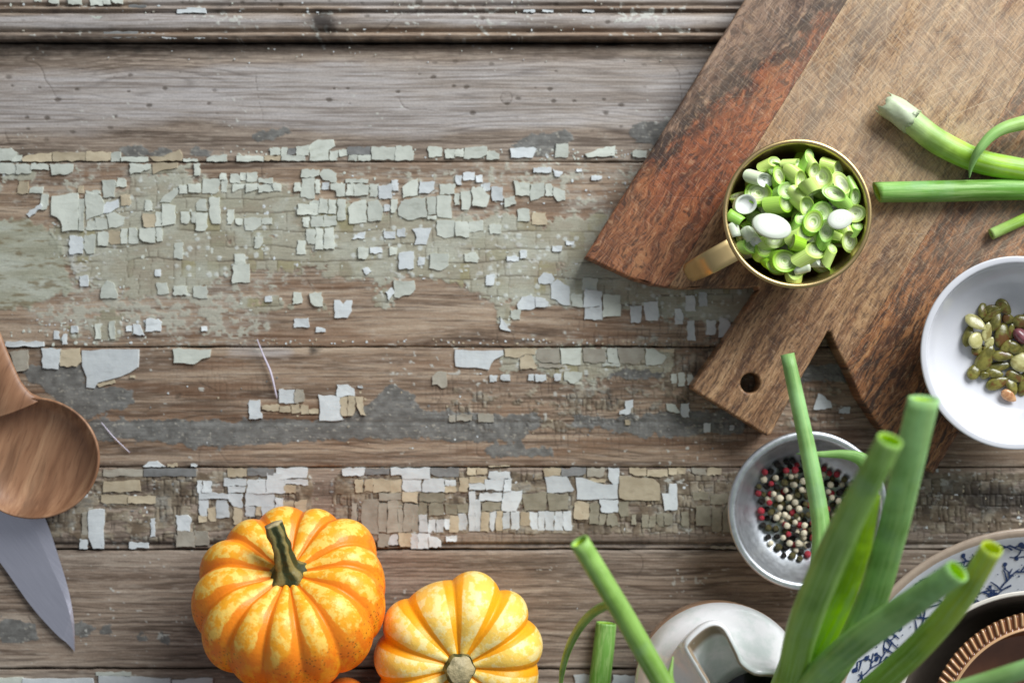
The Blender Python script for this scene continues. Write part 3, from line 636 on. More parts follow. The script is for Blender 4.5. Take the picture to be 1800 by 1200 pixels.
# ------------------------------------------------------------------ cutting board
BT = 0.0190                                  # top of the cutting board
ax = Vector((-0.528, 0.849)); nx = Vector((0.849, 0.528))      # along the handle / across, photograph pixels
def bw(u, v):                                # board coords (px) -> world xy, measured on the board's top
    p = ax * u + nx * (1473 + v)
    w = W(p.x, p.y, BT); return (w.x, w.y)
half = [(-160, -361), (-166, -310), (-171, -270), (-181, -233), (-205, -181), (-225, -152), (-243, -124), (-262, -92), (-272, -80), (-276, -75), (-272, -70.5), (-220, -72.5), (-160, -75), (-68, -81), (-62, -77)]
outl = [(-1290, -355), (-1284, -361)] + half + [(u, -v) for u, v in reversed(half)] + [(-1284, 361), (-1290, 355)]
def clip(poly, val, keep_less):
    out = []
    for i in range(len(poly)):
        a, b = poly[i], poly[(i + 1) % len(poly)]
        ia = (a[1] <= val) == keep_less; ib = (b[1] <= val) == keep_less
        if ia: out.append(a)
        if ia != ib:
            f = (val - a[1]) / (b[1] - a[1]); out.append((a[0] + (b[0] - a[0]) * f, val))
    return out
def slab(name, poly, z0, z1, mat, hole=None, bev=0.0012, keep=()):
    bm = bmesh.new()
    def loop(pts):
        vs = [bm.verts.new((*bw(u, v), z1)) for u, v in pts]
        return [bm.edges.new((vs[i], vs[(i + 1) % len(vs)])) for i in range(len(vs))]
    ed = loop(poly)
    if hole: ed += loop([(hole[0] + hole[2] * math.cos(2 * math.pi * k / 32), hole[1] + hole[2] * math.sin(2 * math.pi * k / 32)) for k in range(32)])
    bmesh.ops.triangle_fill(bm, use_beauty=True, use_dissolve=False, edges=ed)
    bmesh.ops.recalc_face_normals(bm, faces=bm.faces)
    if bm.faces[:][0].normal.z < 0: bmesh.ops.reverse_faces(bm, faces=bm.faces)
    r = bmesh.ops.extrude_face_region(bm, geom=bm.faces[:])
    for v in r['geom']:
        if isinstance(v, bmesh.types.BMVert): v.co.z = z0
    bmesh.ops.recalc_face_normals(bm, faces=bm.faces)
    def is_joint(e):
        m = (e.verts[0].co + e.verts[1].co) / 2
        for k in keep:
            a = Vector(bw(-1000, k)); b = Vector(bw(0, k)); d = (b - a).normalized()
            if abs((m.xy - a).cross(d)) < 0.0004: return True
        return False
    es = [e for e in bm.edges if len(e.link_faces) == 2 and e.calc_face_angle(0) > 0.9 and abs(e.verts[0].co.z - e.verts[1].co.z) < 1e-6 and not is_joint(e)]
    bmesh.ops.bevel(bm, geom=es, offset=bev, segments=3, profile=0.5, affect='EDGES')
    me = bpy.data.meshes.new(name); bm.to_mesh(me); bm.free(); me.materials.append(mat)
    return me
ANG = math.atan2(-ax.y, ax.x)                # grain direction in world xy
kk = S * (H - BT) / H
def board_wood(which):
    """u runs along the handle, v across, both in photograph pixels"""
    t = NT(('figured red', 'worn tan', 'streaked brown')[which] + ' board wood'); co = t.obj()
    def dot(vx, vy, off):
        nd = t.n('ShaderNodeVectorMath', operation='DOT_PRODUCT'); t.set(nd.inputs[0], co); nd.inputs[1].default_value = (vx / kk, vy / kk, 0)
        return t.m2('ADD', nd.outputs['Value'], off)
    u = dot(-0.528, -0.849, 34.2); v = dot(0.849, -0.528, -392.1)
    uv = t.comb(u, v, 40.0 * which)
    N = lambda su, sv, det=4, r=0.6, o=0.0: t.noise(t.map(uv, (1.0 / su, 1.0 / sv, 0.1), loc=(o, o * 1.7, o)), 1.0, det, r)
    wv = t.m2('MULTIPLY', t.m2('SUBTRACT', N(150, 60, 3), 0.5), (70, 24, 40)[which])
    uvw = t.comb(u, t.m2('ADD', v, wv), 40.0 * which)
    NW = lambda su, sv, det=4, r=0.6, o=0.0: t.noise(t.map(uvw, (1.0 / su, 1.0 / sv, 0.1), loc=(o, o * 1.7, o)), 1.0, det, r)
    st = NW(240, 17, 5); pore = NW(17, 3.6, 3, 0.7); pore2 = NW(46, 6.0, 3, 0.65, 3.3); big = N(130, 60, 4, 0.6, 7.1)
    if which == 0:
        col = t.ramp(st, [(0.28, C(70, 36, 22)), (0.42, C(118, 62, 36)), (0.55, C(152, 84, 46)), (0.75, C(170, 112, 68))])
        bd = t.m2('ADD', t.m2('SUBTRACT', v, t.m2('MULTIPLY_ADD', u, -0.371, -499.0)), t.m2('MULTIPLY', t.m2('SUBTRACT', N(70, 46, 4), 0.5), 120.0))
        sap = t.ramp(NW(90, 13, 5), [(0.28, C(78, 56, 44)), (0.45, C(118, 90, 72)), (0.6, C(140, 112, 92)), (0.75, C(160, 132, 110))])
        col = t.mix(t.m2('SUBTRACT', 1.0, t.step(bd, -10.0, 8.0)), col, sap)
        band = t.m2('MULTIPLY', t.step(bd, -70.0, -8.0), t.m2('SUBTRACT', 1.0, t.step(bd, 10.0, 46.0)))
        col = t.mix(t.m2('MULTIPLY', band, t.m2('MULTIPLY', t.step(N(34, 20, 4), 0.36, 0.56), 0.92)), col, C(42, 29, 24))
        col = t.mix(t.m2('MULTIPLY', t.step(NW(120, 26, 4, 0.6, 9.0), 0.52, 0.64), 0.6), col, C(62, 38, 28))
        col = t.mix(t.m2('MULTIPLY', t.step(u, -380.0, -210.0), 0.55), col, t.ramp(st, [(0.3, C(96, 62, 42)), (0.5, C(140, 98, 68)), (0.7, C(170, 128, 92))]))
        dk, lt = 0.72, 0.30
    elif which == 1:
        col = t.ramp(st, [(0.25, C(88, 60, 40)), (0.42, C(138, 102, 68)), (0.56, C(170, 134, 94)), (0.75, C(198, 164, 122))])
        hnd = t.step(u, -420.0, -240.0)
        col = t.mix(t.m2('MULTIPLY', hnd, 0.6), col, t.ramp(st, [(0.3, C(82, 54, 38)), (0.45, C(118, 82, 58)), (0.6, C(146, 108, 78)), (0.75, C(170, 132, 98))]))
        sk = t.m2('ADD', t.m2('ADD', v, 150.0), t.m2('MULTIPLY', t.m2('SUBTRACT', N(120, 60), 0.5), 50.0))
        dks = t.m2('SUBTRACT', 1.0, t.step(t.m2('ABSOLUTE', sk), 4.0, 26.0))
        col = t.mix(t.m2('MULTIPLY', t.m2('MULTIPLY', dks, t.step(N(40, 12), 0.30, 0.55)), 0.78), col, C(66, 54, 47))
        col = t.mix(t.m2('MULTIPLY', t.step(N(75, 50, 3, 0.5, 11.0), 0.60, 0.70), 0.45), col, C(134, 84, 50))
        col = t.mix(t.m2('MULTIPLY', t.step(NW(170, 22, 3, 0.5, 5.0), 0.53, 0.64), 0.62), col, C(84, 58, 42))
        dk, lt = 0.66, 0.42
    else:
        col = t.ramp(st, [(0.28, C(58, 38, 27)), (0.42, C(104, 66, 42)), (0.56, C(150, 98, 58)), (0.75, C(182, 134, 88))])
        col = t.mix(t.m2('MULTIPLY', t.step(NW(60, 11, 4, 0.65, 2.0), 0.48, 0.60), 0.82), col, C(44, 32, 26))
        dk, lt = 0.80, 0.38
    col = t.mix(t.m2('MULTIPLY', t.step(pore, 0.51, 0.61), dk), col, C(50, 33, 25))
    col = t.mix(t.m2('MULTIPLY', t.step(pore2, 0.56, 0.68), dk * 0.7), col, C(62, 42, 32))
    col = t.mix(t.m2('MULTIPLY', t.m2('SUBTRACT', 1.0, t.step(pore, 0.34, 0.46)), lt), col, C(204, 168, 130))
    # worn, knife-scarred end
    worn = t.m2('SUBTRACT', 1.0, t.step(t.m2('ADD', u, t.m2('MULTIPLY', t.m2('SUBTRACT', big, 0.5), 260.0)), -640.0, -330.0))
    worn = t.m2('MULTIPLY', worn, (0.22, 0.85, 0.6)[which])
    hatch = None
    for k, (rot, la, lw, lo) in enumerate(((0.30, 60, 3.0, 0.56), (1.75, 46, 2.6, 0.57), (0.62, 300, 2.2, 0.66), (2.55, 340, 2.4, 0.68), (-0.5, 420, 2.2, 0.69), (1.05, 380, 2.0, 0.69))):
        q = t.noise(t.map(t.map(uv, rot=(0, 0, rot)), (1.0 / la, 1.0 / lw, 0.1), loc=(k * 5.3, k * 2.9, 0)), 1.0, 1, 0.5)
        l = t.m2('MULTIPLY', t.step(q, lo, lo + 0.09), 0.45 if k < 2 else 0.85)
        hatch = l if hatch is None else t.m2('MAXIMUM', hatch, l)
    col = t.mix(t.m2('MULTIPLY', worn, t.m2('MULTIPLY', t.step(big, 0.28, 0.58), 0.42)), col, C(200, 176, 148))
    col = t.mix(t.m2('MULTIPLY', hatch, t.m2('MULTIPLY_ADD', worn, 0.55, 0.02)), col, C(220, 200, 168))
    q = t.noise(t.map(t.map(uv, rot=(0, 0, 2.0)), (1.0 / 50, 1.0 / 2.8, 0.1)), 1.0, 2, 0.5)
    col = t.mix(t.m2('MULTIPLY', t.m2('MULTIPLY', t.step(q, 0.54, 0.64), worn), 0.42), col, C(84, 62, 48))
    h = t.m2('SUBTRACT', t.m2('MULTIPLY', pore, -0.6), t.m2('MULTIPLY', hatch, 0.4))
    return t.bsdf(col, t.m2('MULTIPLY_ADD', pore, 0.2, 0.36), normal=t.bump(h, 0.5, 0.0005), spec=0.45)
BW_L, BW_M, BW_R = board_wood(0), board_wood(1), board_wood(2)
J1, J2 = -208.0, 128.0; gap = 0.5
cb = thing('cutting_board', 'large worn wooden cutting board with a notched tail handle and hanging hole', 'cutting board', (0, 0, 0))
put('stave', slab('stave', clip(outl, J1 - gap / 2, True), 0.0012, BT, BW_L, keep=(J1 - gap / 2,)), cb)
put('stave', slab('stave', clip(clip(outl, J1 + gap / 2, False), J2 - gap / 2, True), 0.0012, BT, BW_M, hole=(-125, 3, 17.5), keep=(J1 + gap / 2, J2 - gap / 2)), cb)
put('stave', slab('stave', clip(outl, J2 + gap / 2, False), 0.0012, BT, BW_R, keep=(J2 + gap / 2,)), cb)

# ------------------------------------------------------------------ greens
def leaf_mat(name, c_base, c_mid, c_tip, tr=0.25, inner=None):
    t = NT(name); co = t.obj(); tt = t.attr('t')
    col = t.ramp(tt, [(0.0, c_base), (0.45, c_mid), (1.0, c_tip)])
    col = t.mix(t.m2('MULTIPLY', t.step(t.noise(co, 42, 4), 0.38, 0.62), 0.75), col, t.mix(0.75, col, C(88, 132, 34)))
    lines_ = t.attr('across')
    st = t.noise(t.comb(lines_, t.m2('MULTIPLY', tt, 0.35), t.m2('MULTIPLY', t.rand(), 9.0)), 11.0, 4, 0.65)
    col = t.mix(t.m2('MULTIPLY', t.step(st, 0.44, 0.62), 0.55), col, C(176, 212, 132))
    col = t.mix(t.m2('MULTIPLY', t.step(t.noise(co, 45, 4, 0.6), 0.55, 0.7), 0.30), col, C(150, 185, 150))
    if inner is not None: col = t.mix(t.m2('GREATER_THAN', tt, 1.05), col, inner)
    return t.bsdf(col, 0.42, normal=t.bump(st, 0.4, 0.0006), spec=0.35, trans=tr)
LIME = C(150, 190, 30)
G_BLUE = leaf_mat('blue green leaf', C(190, 218, 120), C(146, 194, 108), C(164, 212, 142), 0.15, C(190, 226, 40))
G_MID = leaf_mat('mid green leaf', C(160, 200, 66), C(140, 184, 78), C(162, 206, 104), 0.15, C(190, 226, 30))
G_DEEP = leaf_mat('deep green leaf', C(116, 172, 60), C(108, 164, 64), C(136, 188, 96), 0.12, C(150, 190, 50))
G_LIME = leaf_mat('lime green leaf', C(150, 200, 14), C(196, 238, 20), C(206, 240, 50), 0.5, LIME)
G_OLIVE = leaf_mat('olive tipped leaf', C(124, 172, 62), C(142, 180, 62), C(200, 216, 70), 0.18, C(205, 220, 30))
G_PALE = leaf_mat('pale stalk green', C(230, 240, 200), C(176, 222, 60), C(150, 208, 46), 0.15, C(226, 236, 200))
def leaf(name, pts, radii, mat, parent=None, **kw):
    wp = [W(*p) for p in pts]
    seg = kw.get('seg', 20); kw['seg'] = seg
    V, F, T = sweep(wp, [r * 0.001 for r in radii], **kw)
    # across: position round the stalk, for the fine veins
    acr = [(abs((k % seg) / seg - 0.5) * 2) for k in range(len(V))]
    return put(name, mk(name, V, F, mat, True, attrs={'t': T, 'across': acr}), parent)

# cut stalks on the board
o = leaf('spring_onion_stalk', [(1950, 330, .0262), (1880, 318, .0258), (1800, 300, .0258), (1720, 283, .0258), (1650, 250, .0255), (1600, 212, .0252), (1566, 188, .0248)], [5.5, 5.8, 6.2, 6.4, 6.6, 6.4, 5.6], G_PALE, hollow=0.006, wall=0.3)
me = o.data; a = me.attributes['t']; vals = np.zeros(len(me.vertices), np.float32); a.data.foreach_get('value', vals); a.data.foreach_set('value', np.where(vals > 1.05, vals, 1 - vals))
tag(o, 'bright lime spring onion stalk with a white papery cut end on the cutting board', 'spring onion')
t = NT('white onion skin'); M_SKIN = t.bsdf(t.mix(t.noise(t.map(t.obj(), (60, 500, 60), (0, 0, 0.7)), 1.0, 4), C(206, 220, 178), C(226, 233, 208)), 0.4, trans=0.35)
sk = []
for i in range(9):
    for k in range(13):
        a = -1.9 + 3.8 * k / 12; f = i / 8
        c = W(1548 + 62 * f, 176 + 42 * f, .0252) ; d = Vector((0.80, -0.60, 0)); s_ = Vector((0.60, 0.80, 0))
        r = 0.0066 - 0.0012 * (1 - f) ** 2 + 0.0004 * math.sin(k * 1.7 + i)
        ragx = -0.003 * (1 - f) * abs(math.sin(k * 0.9 + 0.4)) + (0.006 * math.cos(a * 0.8) if i == 8 else 0)
        sk.append(c + s_ * (math.sin(a) * r) + Vector((0, 0, 1)) * (math.cos(a) * r) - d * ragx)
F = [(i * 13 + k, i * 13 + k + 1, (i + 1) * 13 + k + 1, (i + 1) * 13 + k) for i in range(8) for k in range(12)]
p = put('papery_skin', mk('papery_skin', sk, F, M_SKIN), o)
md = p.modifiers.new('thickness', 'SOLIDIFY'); md.thickness = 0.0004
o = leaf('spring_onion_stalk', [(1950, 332, .0255), (1800, 333, .0255), (1660, 336, .0255), (1541, 338, .0252)], [5.2, 5.6, 5.7, 5.4], G_DEEP, hollow=0.012, wall=0.2, tilt_end=0.35)
tag(o, 'straight deep green hollow spring onion stalk with a slanted cut on the cutting board', 'spring onion')
o = leaf('spring_onion_leaf', [(1900, 200, .030), (1800, 216, .034), (1752, 232, .036), (1722, 262, .036), (1708, 290, .033), (1704, 313, .031)], [4.4, 3.8, 3.0, 2.4, 1.5, 0.25], G_BLUE)
tag(o, 'thin curling green leaf tip hooked over the lime spring onion stalk', 'spring onion')
o = leaf('spring_onion_stalk', [(1890, 352, .0225), (1830, 372, .0222), (1790, 390, .0222), (1742, 412, .0220)], [2.6, 2.8, 3.0, 3.0], G_PALE, hollow=0.004, wall=0.4)
vals = np.zeros(len(o.data.vertices), np.float32); o.data.attributes['t'].data.foreach_get('value', vals); o.data.attributes['t'].data.foreach_set('value', np.where(vals > 1.05, vals, 0.25 + 0.6 * (1 - vals)))
tag(o, 'slender pale green spring onion stalk on the cutting board above the white bowl', 'spring onion')

# ------------------------------------------------------------------ brass cup with chopped spring onion
t = NT('brushed brass'); co = t.obj()
n = t.noise(t.map(co, (60, 60, 900)), 1.0, 3)
M_BRASS = t.bsdf(t.mix(t.noise(co, 60, 3), (0.50, 0.36, 0.16, 1), (0.62, 0.46, 0.23, 1)), t.m2('MULTIPLY_ADD', n, 0.16, 0.30), 1.0, normal=t.bump(n, 0.12, 0.0003))
RZ = 0.056; cc = W(1402, 375.5, RZ); R0 = RP(131.5, RZ)
cup = thing('measuring_cup', 'round brass measuring cup full of chopped spring onion on the cutting board', 'cup', (cc.x, cc.y, BT))
hz = RZ - BT
prof = [(0.0005, 0.0004), (R0 * 0.70, 0.0003), (R0 * 0.78, 0.0012), (R0 * 0.83, 0.004), (R0 * 0.955, hz - 0.004), (R0 * 0.992, hz - 0.0022), (R0, hz - 0.0008), (R0 * 0.995, hz), (R0 * 0.955, hz + 0.0001), (R0 * 0.932, hz - 0.0008), (R0 * 0.924, hz - 0.004), (R0 * 0.80, 0.0055), (R0 * 0.72, 0.0020), (0.0005, 0.0016)]
put('cup_body', mk('cup_body', *lathe(prof, 128), M_BRASS), cup)
hd = Vector((-0.875, -0.485)).normalized(); hs = Vector((-hd.y, hd.x))
prof = [(0.034, hz - 0.0040), (0.0365, hz - 0.0015), (0.042, hz - 0.0008), (0.048, hz - 0.0010), (0.0515, hz - 0.0022), (0.0545, hz - 0.0062), (0.0568, hz - 0.0115), (0.0592, hz - 0.0170), (0.0615, hz - 0.0225)]
hp = catmull([(a, b, 0) for a, b in prof], 30); V, F = [], []
wd = np.interp(np.linspace(0, 1, 30), [0, .2, .7, .92, 1], [.0064, .0062, .0058, .0052, .0030])
for i, p in enumerate(hp):
    tg = hp[min(i + 1, 29)] - hp[max(i - 1, 0)]; nn = Vector((-tg[1], tg[0])).normalized() * 0.0007
    for s_, o2 in ((-1, 1), (-.5, 1), (0, 1), (.5, 1), (1, 1), (1, -1), (-1, -1)):
        q = hd * (p[0] + nn.x * o2) + hs * (s_ * wd[i]); V.append((q.x, q.y, p[1] + nn.y * o2))
for i in range(29):
    for k in range(7): F.append((i * 7 + k, i * 7 + (k + 1) % 7, (i + 1) * 7 + (k + 1) % 7, (i + 1) * 7 + k))
F += [tuple(range(6, -1, -1)), tuple(29 * 7 + k for k in range(7))]
put('handle', mk('handle', V, F, M_BRASS), cup).modifiers.new('edge', 'BEVEL').width = 0.0004

def slice_mat(name, skin1, skin2, cut1, cut2, ringamt=0.45):
    t = NT(name); co = t.obj()
    f = t.attr('cut'); rr = t.attr('rad'); acr = t.attr('across')
    st = t.noise(t.comb(acr, 0.0, 0.0), 34.0, 2)
    sk = t.mix(t.step(st, 0.4, 0.62), skin1, skin2)
    sk = t.mix(t.m2('MULTIPLY', t.rand(), 0.35), sk, C(196, 220, 140))
    ct = t.mix(t.step(rr, 0.45, 0.86), cut2, cut1)
    ct = t.mix(t.step(rr, 0.86, 0.97), ct, skin1)
    ct = t.mix(t.m2('MULTIPLY', t.step(t.m2('SINE', t.m2('MULTIPLY', rr, 26.0)), 0.3, 0.95), ringamt), ct, skin1)
    return t.bsdf(t.mix(f, sk, ct), 0.32, normal=t.bump(t.noise(co, 700, 2), 0.2, 0.0003), spec=0.5, trans=0.10)
SL = {'lime': slice_mat('lime onion slice', C(140, 200, 24), C(178, 222, 66), C(192, 228, 100), C(228, 242, 186)),
      'pale': slice_mat('pale onion slice', C(196, 228, 100), C(224, 242, 150), C(214, 238, 140), C(238, 247, 206)),
      'green': slice_mat('green onion slice', C(136, 198, 62), C(174, 218, 100), C(190, 224, 124), C(226, 241, 190)),
      'white': slice_mat('white onion slice', C(222, 230, 204), C(236, 240, 226), C(236, 240, 230), C(246, 247, 242), 0.10),
      'disc': slice_mat('bare white onion slice', C(210, 218, 192), C(224, 230, 210), C(222, 228, 212), C(238, 240, 230), 0.25)}
def piece_mesh(name, R, L, slant, layers, mat, squash=0.85, seg=24):
    """obliquely cut piece of stalk: concentric layers with both cut faces"""
    V, F, cut, rad, acr = [], [], [], [], []
    def add(r, zf, c, recess=0.0):
        b = len(V)
        for k in range(seg):
            a = 2 * math.pi * k / seg
            x = math.cos(a) * r * (1 + 0.03 * math.sin(3 * a + R * 9e3)); y = math.sin(a) * r * squash
            V.append((x, y, zf * (L / 2 - min(recess, L * 0.42)) + slant * x)); cut.append(c); rad.append(r / R); acr.append(abs(k / seg - 0.5) * 2)
        return b
    def br(a, b, flip=False):
        for k in range(seg):
            q = (k + 1) % seg; f = (a + k, a + q, b + q, b + k); F.append(f[::-1] if flip else f)
    a0 = add(R, -1, 0); a1 = add(R, 1, 0); br(a0, a1)
    for zf, flip in ((-1, True), (1, False)):
        prev = add(R, zf, 1)
        for j, (ri, rec) in enumerate(layers):
            b = add(R * ri, zf, 1, 0.0); br(prev, b, flip)
            c = add(R * ri, zf, 1, rec); br(b, c, flip)
            prev = c
        m = len(V); V.append((0, 0, zf * (L / 2 - min(layers[-1][1], L * 0.42)))); cut.append(1); rad.append(0.0); acr.append(0)
        for k in range(seg):
            q = (k + 1) % seg; F.append((prev + k, m, prev + q) if flip else (prev + k, prev + q, m))
    return mk(name, V, F, mat, True, attrs={'cut': cut, 'rad': rad, 'across': acr})
def disc_mesh(name, a, b, h, mat):
    V, F, cut, rad, acr = [], [], [], [], []
    seg = 28
    for r, z in ((0.0, h * 1.15), (0.6, h * 1.08), (0.93, h * 0.95), (1.0, h * 0.5), (0.99, -h * 0.8), (0.0, -h)):
        for k in range(seg):
            t_ = 2 * math.pi * k / seg; w = 1 + 0.06 * math.cos(t_ - 0.6) + 0.04 * math.sin(2 * t_)
            V.append((a * r * w * math.cos(t_) + 1e-7 * k, b * r * w * math.sin(t_), z)); cut.append(1); rad.append(r); acr.append(k / seg)
    for i in range(5):
        for k in range(seg): F.append((i * seg + k, i * seg + (k + 1) % seg, (i + 1) * seg + (k + 1) % seg, (i + 1) * seg + k)[::-1])
    return mk(name, V, F, mat, True, attrs={'cut': cut, 'rad': rad, 'across': acr})
def curl_mesh(name, R, L, arc, mat):
    V, F = [], []; n = 14
    for i in range(6):
        for k in range(n):
            a = -arc / 2 + arc * k / (n - 1); r = R * (1 - 0.25 * i / 5)
            V.append((math.sin(a) * r, -math.cos(a) * r + R * 0.5, (i / 5 - 0.5) * L * (1 - 0.25 * abs(k / (n - 1) - 0.4))))
    for i in range(5):
        for k in range(n - 1): F.append((i * n + k, i * n + k + 1, (i + 1) * n + k + 1, (i + 1) * n + k))
    N = len(V)
    return mk(name, V, F, mat, True, attrs={'cut': [0.3] * N, 'rad': [1] * N, 'across': [(k % n) / n for k in range(N)]})
mmz = 0.25 * S * 1000 * (H - 0.052) / H      # zoom pixel -> mm on the heap
SLICES = [(670, 250, 25, 15, 42, 110, 'pale'), (835, 258, 2, 5, 34, 140, 'pale'), (725, 305, -40, 62, 60, 60, 'green'), (950, 235, 60, 12, 45, 110, 'green'), (985, 285, -60, 25, 55, 110, 'pale'),
 (1145, 275, -18, 8, 62, 175, 'pale'), (595, 362, -18, 14, 58, 150, 'white'), (752, 380, 90, 50, 46, 130, 'lime'), (868, 355, -42, 16, 56, 140, 'pale'), (975, 440, -48, -32, 62, 190, 'pale'), (1068, 380, 140, 42, 66, 110, 'pale'),
 (1208, 430, 100, 42, 66, 140, 'pale'), (1308, 450, -70, 18, 50, 175, 'green'), (618, 485, 150, 58, 78, 90, 'lime'), (495, 556, 20, 72, 70, 70, 'white'), (745, 560, 6, 16, 58, 200, 'lime'), (912, 535, -45, 10, 60, 190, 'pale'),
 (1165, 505, 140, 34, 54, 160, 'green'), (1045, 628, 30, 62, 72, 70, 'green'), (1316, 625, 20, 74, 66, 64, 'pale'), (988, 690, 60, 60, 66, 90, 'lime'), (635, 885, 60, 52, 72, 110, 'lime'), (885, 835, -14, -36, 58, 180, 'lime'),
 (1080, 770, 80, 44, 54, 130, 'green'), (1252, 785, -68, 18, 66, 150, 'pale'), (775, 965, -10, 60, 84, 110, 'lime'), (962, 912, 32, 12, 70, 150, 'pale'), (862, 1045, 88, 34, 74, 110, 'pale'), (1122, 930, 68, 10, 44, 180, 'pale'),
 (892, 692, 62, 14, 46, 120, 'green'), (800, 470, 30, 40, 60, 90, 'green'), (560, 790, -60, 20, 40, 110, 'white'), (700, 820, 20, 30, 55, 110, 'pale'), (520, 870, 10, 30, 60, 90, 'green'), (1330, 745, 60, 20, 40, 80, 'green'), (1030, 960, 0, 20, 56, 100, 'white'), (690, 1010, -40, 40, 52, 90, 'lime'), (900, 770, 20, 20, 60, 120, 'pale')]
LAY = [[(0.84, 0.0008), (0.78, 0.0001), (0.58, 0.0007), (0.50, 0.0002), (0.26, 0.0016)], [(0.86, 0.0010), (0.79, 0.0002), (0.62, 0.0006), (0.54, 0.0003), (0.20, 0.0012)], [(0.76, 0.0030)], [(0.86, 0.0004), (0.80, 0.0001), (0.56, 0.0006), (0.28, 0.0009)]]
LBL = {'lime': ('lime-skinned spring onion slice in the brass cup', 'lime spring onion slices in the cup'), 'pale': ('pale yellow-green spring onion slice in the brass cup', 'pale spring onion slices in the cup'),
       'green': ('mid-green spring onion slice in the brass cup', 'green spring onion slices in the cup'), 'white': ('small white spring onion slice in the brass cup', 'white spring onion slices in the cup')}
def place(me, X, Y, z, ang, elev, kind, roll=0.0, label=None):
    o = put('spring_onion_slice', me)
    p = W(1180 + X / 4, 220 + Y / 4, z); o.location = p
    a = math.radians(ang); e = math.radians(elev)
    d = Vector((math.cos(a) * math.cos(e), math.sin(a) * math.cos(e), math.sin(e)))
    o.rotation_mode = 'QUATERNION'; q0 = d.to_track_quat('Z', 'Y')
    if roll < 2.0:      # turn the slanted cut towards the sky
        best = min((k * 0.1 for k in range(63)), key=lambda r_: (q0 @ Matrix.Rotation(r_, 4, 'Z').to_quaternion() @ Vector((1, 0, 0))).z)
        roll = best + (roll - 1.0) * 0.5
    o.rotation_quaternion = q0 @ Matrix.Rotation(roll, 4, 'Z').to_quaternion()
    how = 'cut rings facing up' if abs(elev) > 50 else 'tilted with one cut end up' if abs(elev) > 28 else 'lying flat on its side'
    if label: tag(o, label, 'spring onion')
    else: tag(o, LBL[kind][0] + ', ' + how, 'spring onion', LBL[kind][1])
    return o
for i, (X, Y, an, el, R, Lp, kd) in enumerate(SLICES):
    dist = math.hypot(X - 885, Y - 620) / 520
    z = 0.0560 - 0.0062 * dist ** 2 + 0.0016 * math.sin(i * 2.3)
    q = 1.20 if dist < 0.62 else 1.04
    if dist > 0.62:      # keep clear of the cup wall
        f = (0.62 + (dist - 0.62) * 0.72) / dist; X, Y = 885 + (X - 885) * f, 620 + (Y - 620) * f
    me = piece_mesh('spring_onion_slice', R * q * mmz * .001, max(min(Lp, 130 if dist > 0.62 else 150) * (0.8 if el < 28 else 0.62), 40) * mmz * .001, rnd.uniform(0.55, 0.95) * (0.5 if el > 50 else 1.0), LAY[2 if i == 14 else i % 2 if i % 4 else 3], SL[kd], rnd.uniform(0.78, 0.95))
    place(me, X, Y, z, an, el, kd, rnd.uniform(0.2, 1.8))
place(disc_mesh('spring_onion_slice', 140 * mmz * .001, 88 * mmz * .001, 0.0010, SL['disc']), 697, 712, 0.0615, 70, 80, 'white', 3.1416, 'large smooth white oval spring onion slice on top of the brass cup')
place(disc_mesh('spring_onion_slice', 70 * mmz * .001, 92 * mmz * .001, 0.0008, SL['disc']), 1180, 660, 0.0606, 20, 84, 'white', 3.1416, 'round white spring onion slice beside the large oval one in the brass cup')
for X, Y, an, el, R, Lp, kd in ((455, 645, -30, 20, 60, 120, 'green'), (450, 735, -70, 12, 50, 110, 'white'), (535, 770, -65, 18, 46, 110, 'white'), (1160, 775, -20, 20, 40, 90, 'pale'), (920, 1010, 10, 10, 50, 120, 'white')):
    o = place(curl_mesh('spring_onion_shred', R * mmz * .001, Lp * mmz * .001, 2.6, SL[kd]), X, Y, 0.0545, an, el, kd, rnd.uniform(2.4, 3.8))
    o.modifiers.new('thickness', 'SOLIDIFY').thickness = 0.0007; o.name = 'spring_onion_shred'
    if kd == 'white': tag(o, 'white curled shred of spring onion at the edge of the brass cup', 'spring onion', 'white spring onion shreds')
    else: tag(o, 'green curled shred of spring onion in the brass cup', 'spring onion', 'green spring onion shreds')
base_me = {k: piece_mesh('spring_onion_slice', 0.0048, 0.010, 0.4, LAY[1], SL[k]) for k in SL}
for i in range(34):
    r = 0.0285 * math.sqrt((i + 0.5) / 34); a = i * 2.39996
    kd = ('pale', 'green', 'lime', 'white', 'pale', 'green')[i % 6]
    o = put('spring_onion_slice', base_me[kd]); o.location = (cc.x + r * math.cos(a), cc.y + r * math.sin(a), 0.0455 - 0.0030 * (i % 3) / 2 - 3 * r * r)
    o.rotation_euler = (rnd.uniform(0.3, 1.3), rnd.uniform(-0.5, 0.5), rnd.uniform(0, 6.3))
    tag(o, LBL[kd][0] + ', half buried under others', 'spring onion', LBL[kd][1] + ', buried')

